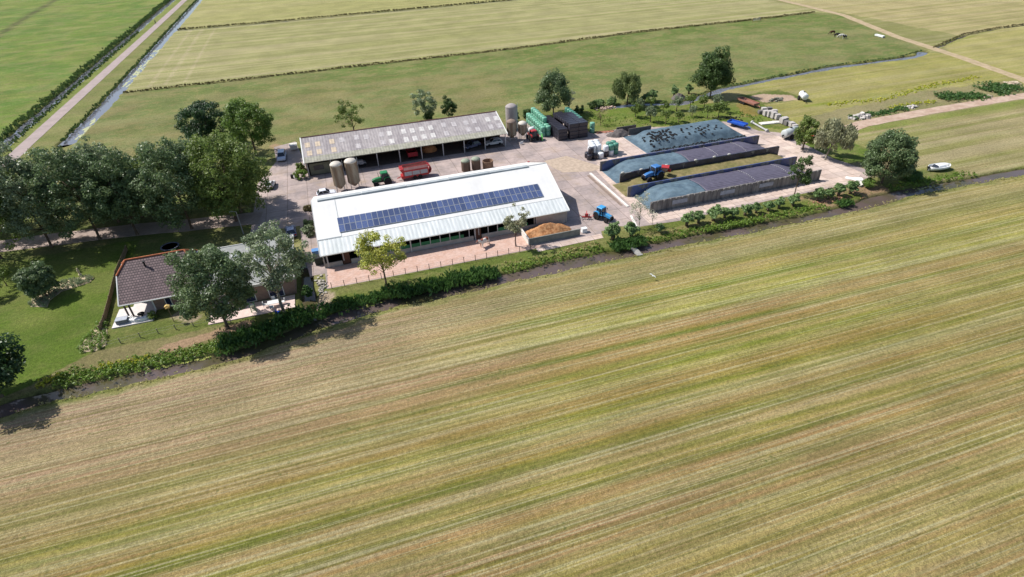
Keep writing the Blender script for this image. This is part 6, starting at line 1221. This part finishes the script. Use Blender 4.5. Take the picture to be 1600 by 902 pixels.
def pollard(label, x, y, w, hh, grp, seed, m_=None):
    t = thing("pollard_willow", label, "tree", (x, y, 0), random.uniform(0, 6), grp)
    if len(protos) < 8:
        P, Rr = clumps(500 + seed, .66, .62, .72, 1.5, 36, .3, .45, .3, gaps=.12); mb = MB(); mb.tube((0, 0, -.1), (.05, 0, 1.0), .2, .24, n=9); mb.lathe([(.2, 0), (.3, .12), (.22, .28), (.05, .32)], (.05, 0, .95), 10); tk = mb.build("trunk", bark, t, smooth=True)
        for k in range(8): pass
        V, F, c = leaves(P, Rr, 70, .12, 500 + seed); cw = npmesh("crown", V, F, LM['pollard'], t, colr={"leaf": c}); protos.append((tk, cw))
    else:
        for o in random.choice(protos): q = o.copy(); col.objects.link(q); q.parent = t
    t.scale = (w / 1.75, w / 1.75, hh / 2.45); return t
for i, (px, py, w) in enumerate(pol):
    x, y = at(px, py); pollard("pollard " + names_[i], x, y, w * 1.05, w * 1.22, PW, i)
for i, (px, py, w, lb) in enumerate([(1008, 160, 2.2, "pollard willow first from the left behind the orchard"), (1020, 158, 2.6, "pollard willow second from the left behind the orchard"), (1053, 151, 2.5, "pollard willow third from the left behind the orchard"), (1076, 147, 2.2, "pollard willow fourth from the left behind the orchard left of the tall tree")]):
    x, y = at(px, py); pollard(lb, x, y, w, w * 1.2, "pollard willows behind the orchard", i + 30)
# bushes
def bush(label, px, py, w, h_, m_, n=26, per=70, leaf=.15, name="bush", grp=None, gaps=0.0):
    sd[0] += 1; X, Y = at(px, py); t = thing(name, label, "bush", (X, Y, 0), 0, grp); P, Rr = clumps(sd[0], w / 2 - .3, w / 2 - .3, h_ * .5, h_ * .45, n, max(.3, w * .14), .4, .2, gaps=gaps)
    trunk(t, h_ * .4, .06, P, sd[0], bark, 6); V, F, c = leaves(P, Rr, per, leaf, sd[0]); npmesh("foliage", V, F, m_, t, colr={"leaf": c})
bush("light green bush at the left front corner of the machine shed", 472, 279, 3.0, 2.3, LM['weed']); bush("darker bush just behind the light green one at the shed corner", 471, 268, 2.4, 2.2, LM['olive'])
bush("dense hedge like bush along the white barn's left gable", 484, 368, 2.4, 2.0, LM['grey'], 34); bush("bush at the upper end of the hedge beside the barn's left gable", 484, 355, 2.2, 1.8, LM['bluegreen']); bush("brownish low plants at the barn's far left corner", 482, 328, 2.2, .8, LM['brownweed'])
bush("round bush on the terrace edge right of the veranda", 239, 497, 1.8, 1.1, LM['olive'], 18, 60, .1); bush("dark narrow bush left of the mint green bales", 807, 190, 2.2, 3.0, LM['dark']); bush("round dark bush behind the mint green bales", 824, 185, 3.2, 2.6, LM['dark'], 30)
for i, (px, py, w) in enumerate([(925, 169, 3.0), (937, 166, 3.4), (955, 163, 3.2), (905, 176, 3.0), (900, 188, 2.5)]): bush(["dark bush at the edge of the ditch left of the orchard", "broad bush in the middle of the hedge left of the orchard", "bush at the right end of the hedge left of the orchard", "bush beside the thin pale tree behind the bales", "low dark bush right behind the black bale stack"][i], px, py, w, 2.0, LM['pollard'] if i in (1, 2) else LM['dark'], gaps=.1)
bush("dark green reedy bush at the annex ditch corner", 483, 462, 1.8, 1.8, LM['reed']); bush("dark bush shaded at the right corner of the annex ditch", 474, 412, 2.0, 1.5, LM['dark'])
mound("soil_mound", "dark grey round soil mound behind the orchard between two pollards", "heap", *at(1060, 154), 2.2, 1.6, 1.5, mat("dark_soil", (106, 100, 96), .95, .1, .15, 2, .5, 5), 75)
# orchard
orch = [(993, 183), (1016, 191), (1040, 193.5), (1060, 191.5), (1081, 183), (1105, 185), (1122, 184), (1000, 172), (1016, 172), (1036, 175), (1057, 173), (1078, 170), (1100, 168), (1120, 170), (1128, 176)]
opro = []
for i, (px, py) in enumerate(orch):
    x, y = at(px, py); row = "front" if i < 7 else "back"; k = i if i < 7 else i - 7
    t = thing("fruit_tree", "small fruit tree %s in the %s row of the orchard" % (["leftmost", "second from the left", "third from the left", "fourth from the left", "fifth from the left", "sixth from the left", "seventh from the left", "rightmost"][k], row), "tree", (x, y, 0), random.uniform(0, 6), "fruit trees in the orchard")
    if len(opro) < 3:
        P, Rr = clumps(700 + i, 1.0, 1.0, .95, 1.75, 24, .38, .4, .25, gaps=.15); tk = trunk(t, 1.6, .09, P, i, bark, 8); V, F, c = leaves(P, Rr, 42, .13, 700 + i); cw = npmesh("crown", V, F, LM['grey'] if i % 2 else LM['olive'], t, colr={"leaf": c}); opro.append((tk, cw))
    else:
        for o in opro[i % 3]: q = o.copy(); col.objects.link(q); q.parent = t
    s = random.uniform(1.05, 1.45); t.scale = (s, s, s)
tree("thin reddish sparse fruit tree at the left side of the orchard", "tree", (938, 196), 168, 3.0, LM['brownweed'], n=18, per=16, leaf=.12, cr=.4, crown_low=.2, name="sparse_tree", branches=16, tr=.06)
# garden beds
soil = mat("bed_soil", (190, 174, 146), .95, .1, .12, 2, .4, 6)
def bed(label, outline, m_, n, s_, seed, hgt=.45):
    c = (sum(p[0] for p in outline) / len(outline), sum(p[1] for p in outline) / len(outline)); t = thing("flower_bed", label, "flower bed", (*c, 0)); mb = MB(); mb.prism([(x - c[0], y - c[1]) for x, y in outline], 0, .06, 'XY'); mb.build("soil", soil, t)
    P = np.array([[0, 0, hgt * .5]]); pro = None; r = random.Random(seed); i = 0; tries = 0; pts = []
    while i < n and tries < 6000:
        tries += 1; x = r.uniform(min(p[0] for p in outline), max(p[0] for p in outline)); y = r.uniform(min(p[1] for p in outline), max(p[1] for p in outline))
        if not inpoly(np.array([x]), np.array([y]), outline)[0] or any(math.hypot(x - a, y - b_) < s_ * 1.5 for a, b_ in pts): continue
        pts.append((x, y))
        if pro is None: V, F, cc = leaves(P, np.array([s_ * .8]), 70, .09, seed); V[:, 2] = np.maximum(V[:, 2], .05); pro = npmesh("plant", V, F, m_, t, colr={"leaf": cc}); o = pro
        else: o = pro.copy(); col.objects.link(o); o.parent = t
        o.location = (x - c[0], y - c[1], .03); o.rotation_euler = (0, 0, r.uniform(0, 6)); k = r.uniform(.8, 1.3); o.scale = (k, k, k * r.uniform(.8, 1.3)); i += 1
    return t
bed("curved bed of small tufted plants on the lawn beside the ball shaped tree", [at(*p) for p in ((50, 466), (56, 452), (85, 445), (112, 437), (136, 430), (147, 435), (140, 442), (118, 449), (96, 456), (78, 470), (74, 480), (48, 480))], LM['grey'], 90, .3, 61)
bed("pointed bed of flowering tufts at the lower end of the board fence", [at(*p) for p in ((155, 504), (166, 500), (168, 520), (166, 540), (150, 549), (128, 551), (123, 544), (134, 530), (145, 518))], LM['weed'], 46, .36, 62)
# ---- uncountable plants: reeds, weeds, grass on the banks
def strew(name, label_line, m_, n, hgt, size, seed, width, elong=1.0, dens=None, z0=0.0, offset=0.0):
    """blades and leaves scattered in a band along a line (ground follows the ditch bank)"""
    r = np.random.RandomState(seed); seg = [(Vector(a), Vector(b_)) for a, b_ in zip(label_line[:-1], label_line[1:])]; Ls = np.array([(b_ - a).length for a, b_ in seg]); cum = np.concatenate([[0], np.cumsum(Ls)])
    nc = max(3, n // 9); u = (np.arange(nc) + r.uniform(-2, 2, nc)) / nc * cum[-1]; u = np.clip(u, 0, cum[-1] - .01); k = np.clip(np.searchsorted(cum, u) - 1, 0, len(seg) - 1); A = np.array([seg[i][0][:] for i in k]); B = np.array([seg[i][1][:] for i in k]); f = ((u - cum[k]) / Ls[k])[:, None]
    d = (B - A) / np.linalg.norm(B - A, axis=1)[:, None]; nrm = np.stack([-d[:, 1], d[:, 0]], 1); P2 = A + (B - A) * f + nrm * (np.clip(r.normal(0, .3, nc), -.75, .75) * width + offset)[:, None]
    hs = hgt * r.uniform(.4, 1.2, nc) * (.3 + 1.3 * vnoise(u / 2.2 + 9, u * 0 + seed, seed)); C = np.concatenate([P2, (z0 + hs * .5)[:, None]], 1); Rr = np.full(nc, max(.18, hgt * .3)) * r.uniform(.6, 1.3, nc)
    V, F, c = leaves(C, Rr, 9, size, seed, elong=elong); V[:, 2] = np.maximum(V[:, 2], z0 - .05); return V, F, c
def stuff(name, m_, parts):
    Vs, Fs, Cs, o = [], [], [], 0
    for V, F, c in parts: Vs.append(V); Fs.append(F + o); Cs.append(c); o += len(V)
    return tag(npmesh(name, np.concatenate(Vs), np.concatenate(Fs), m_, colr={"leaf": np.concatenate(Cs)}), kind="stuff")
def off(line, d): return [(x, y + d) for x, y in line]
def sub(a, b_, d, step=3): return [(x, float(np.interp(x, [p[0] for p in FRONT], [p[1] for p in FRONT])) + d) for x in np.arange(a, b_ + .1, step)]
stuff("reeds", LM['reed'], [strew("", sub(2, 21, 1.5), 0, 5200, 1.7, .2, 1, 2.6, 2.0), strew("", sub(40.5, 46.5, 1.6), 0, 1800, 1.3, .18, 2, 2.4, 1.8), strew("", sub(-21, -8, 2.2), 0, 3600, 2.0, .2, 31, 3.4, 1.4), strew("", sub(-10, -1, 1.6), 0, 1500, 1.2, .2, 3, 2.8, 1.5), strew("", sub(86, 91, 1.3), 0, 700, 1.0, .16, 4, 1.6, 1.6), strew("", sub(-1, 4, 1.6), 0, 900, .9, .16, 5, 2.0, 1.6)])
stuff("bank_weeds", LM['weed'], [strew("", sub(-41, -20, 2.3), 0, 6500, .8, .14, 6, 3.0), strew("", sub(45, 86, 2.0), 0, 5200, .55, .13, 7, 2.0), strew("", sub(21, 41, 2.3), 0, 2500, .5, .13, 8, 2.6), strew("", sub(58, 72, 1.4), 0, 1500, .6, .14, 81, 1.0), strew("", sub(100, 122, 2.2), 0, 1800, .5, .14, 82, 2.2)])
stuff("yellow_flowering_weeds", LM['yflower'], [strew("", sub(-43, -38, 2.6), 0, 700, .6, .12, 9, 1.6), strew("", [at(1390, 170), at(1440, 162), at(1462, 160)], 0, 900, .6, .16, 10, 2.2), strew("", sub(-36, -28, 3.0), 0, 500, .5, .12, 11, 1.4)])
stuff("bank_grass", LM['drygrass'], [strew("", sub(-44, 130, -1.9, 4), 0, 4200, .25, .1, 12, .9), strew("", sub(20, 100, 3.6, 4), 0, 1500, .3, .1, 13, 1.6), strew("", sub(33, 40, 3.6, 2), 0, 700, .5, .12, 14, 1.6)])
stuff("ditch_reeds", LM['dark'], [strew("", [(-86.4, 150), (-86.6, 300), (-86.8, 560)], 0, 15000, 1.3, .24, 15, 2.4, 1.5), strew("", [(-69.2, 178), (-68.6, 230), (-68.2, 470)], 0, 6500, .7, .22, 16, 1.0, 1.3)])
stuff("ditch_plants", LM['dark'], [strew("", [(-82.2, 150), (-82.2, 350)], 0, 7000, .7, .2, 17, 1.4, 1.2), strew("", [(199, 157.4), (185, 153.8), (157, 154.3), (131, 151.0), (112, 148.2), (96, 142)], 0, 2200, .5, .18, 18, .7)])
stuff("far_ditch_grass", LM['brownweed'], [strew("", [(-64, 226.2), (-22, 226.3), (22, 227.1), (72, 227.3), (131, 232.5), (186, 232.1), (221, 233.4)], 0, 9000, .6, .2, 19, .9, 1.3), strew("", [(-64, 347.2), (-27, 345.4), (18, 346.1), (74, 347.0), (111, 347.3), (250, 350.4)], 0, 7000, .7, .3, 20, .6, 1.2), strew("", [(206, 159), (211, 161), (233, 169.9), (253, 172.8), (300, 173)], 0, 2000, .5, .2, 21, .7)])
stuff("track_side_weeds", LM['reed'], [strew("", [at(1468, 155), at(1535, 150)], 0, 3400, 1.1, .22, 22, 5.5), strew("", [at(1540, 143), at(1575, 135)], 0, 2600, 1.2, .22, 23, 8.0), strew("", [at(1590, 135), at(1560, 150)], 0, 900, .8, .2, 24, 2.0), strew("", [at(1330, 186), at(1375, 178), at(1415, 170)], 0, 2200, .9, .2, 25, 2.4)])
stuff("field_edge_weeds", LM['yflower'], [strew("", [at(1290, 165), at(1330, 160), at(1380, 156), at(1410, 147), at(1450, 135), at(1530, 120)], 0, 2600, .35, .18, 26, 2.6)])
stuff("orchard_grass", LM['weed'], [strew("", [at(905, 182), at(960, 190), at(1000, 190), at(1130, 188)], 0, 2200, .35, .14, 27, 9.0), strew("", [at(1150, 175), at(1190, 190)], 0, 500, .5, .14, 28, 2.5)])
# duckweed and lilies on the water
duck = mat("duckweed", (168, 172, 96), .8, .2, .12, 4); mb = MB(); r_ = random.Random(8)
def pads(line, n, w, z, smin, smax):
    for i in range(n):
        k = r_.randrange(len(line) - 1); f = r_.random(); a, b_ = line[k], line[k + 1]; x = a[0] + (b_[0] - a[0]) * f; y = a[1] + (b_[1] - a[1]) * f + r_.uniform(-.5, .5) * w; s = r_.uniform(smin, smax); m = 7; a0 = r_.random() * 6
        mb.prism([(x + s * r_.uniform(.6, 1.1) * math.cos(a0 + 6.283 * j / m), y + s * .55 * r_.uniform(.6, 1.1) * math.sin(a0 + 6.283 * j / m)) for j in range(m)], z + i * .00004, z + .012 + i * .00004, 'XY')
pads(sub(-29, -22, 1.2, 1.0), 46, .9, -.415, .12, .5); pads(sub(-36, -29, 1.4, 1.0), 12, .5, -.415, .1, .35); pads(sub(-4, 3, .9, 1.0), 18, .8, -.415, .1, .4); pads(sub(102, 110, .8, 1.0), 24, .9, -.415, .12, .4)
tag(mb.build("duckweed", duck), kind="stuff")
mb = MB(); r_ = random.Random(9)
for i in range(150):
    y = r_.choice([r_.uniform(180, 200), r_.uniform(236, 262), r_.uniform(262, 300)]); x = -66.2 + (y - 215) * .004 + r_.uniform(-1.2, 1.3) + .5; s = r_.uniform(.4, 1.5)
    mb.prism([(x + s * .45 * r_.uniform(.5, 1) * math.cos(6.283 * j / 7), y + s * 1.3 * r_.uniform(.5, 1) * math.sin(6.283 * j / 7)) for j in range(7)], -.36 + i * .00005, -.345 + i * .00005, 'XY')
tag(mb.build("pond_algae", mat("pale_algae", (176, 180, 140), .8, .2, .12, 2)), kind="stuff")
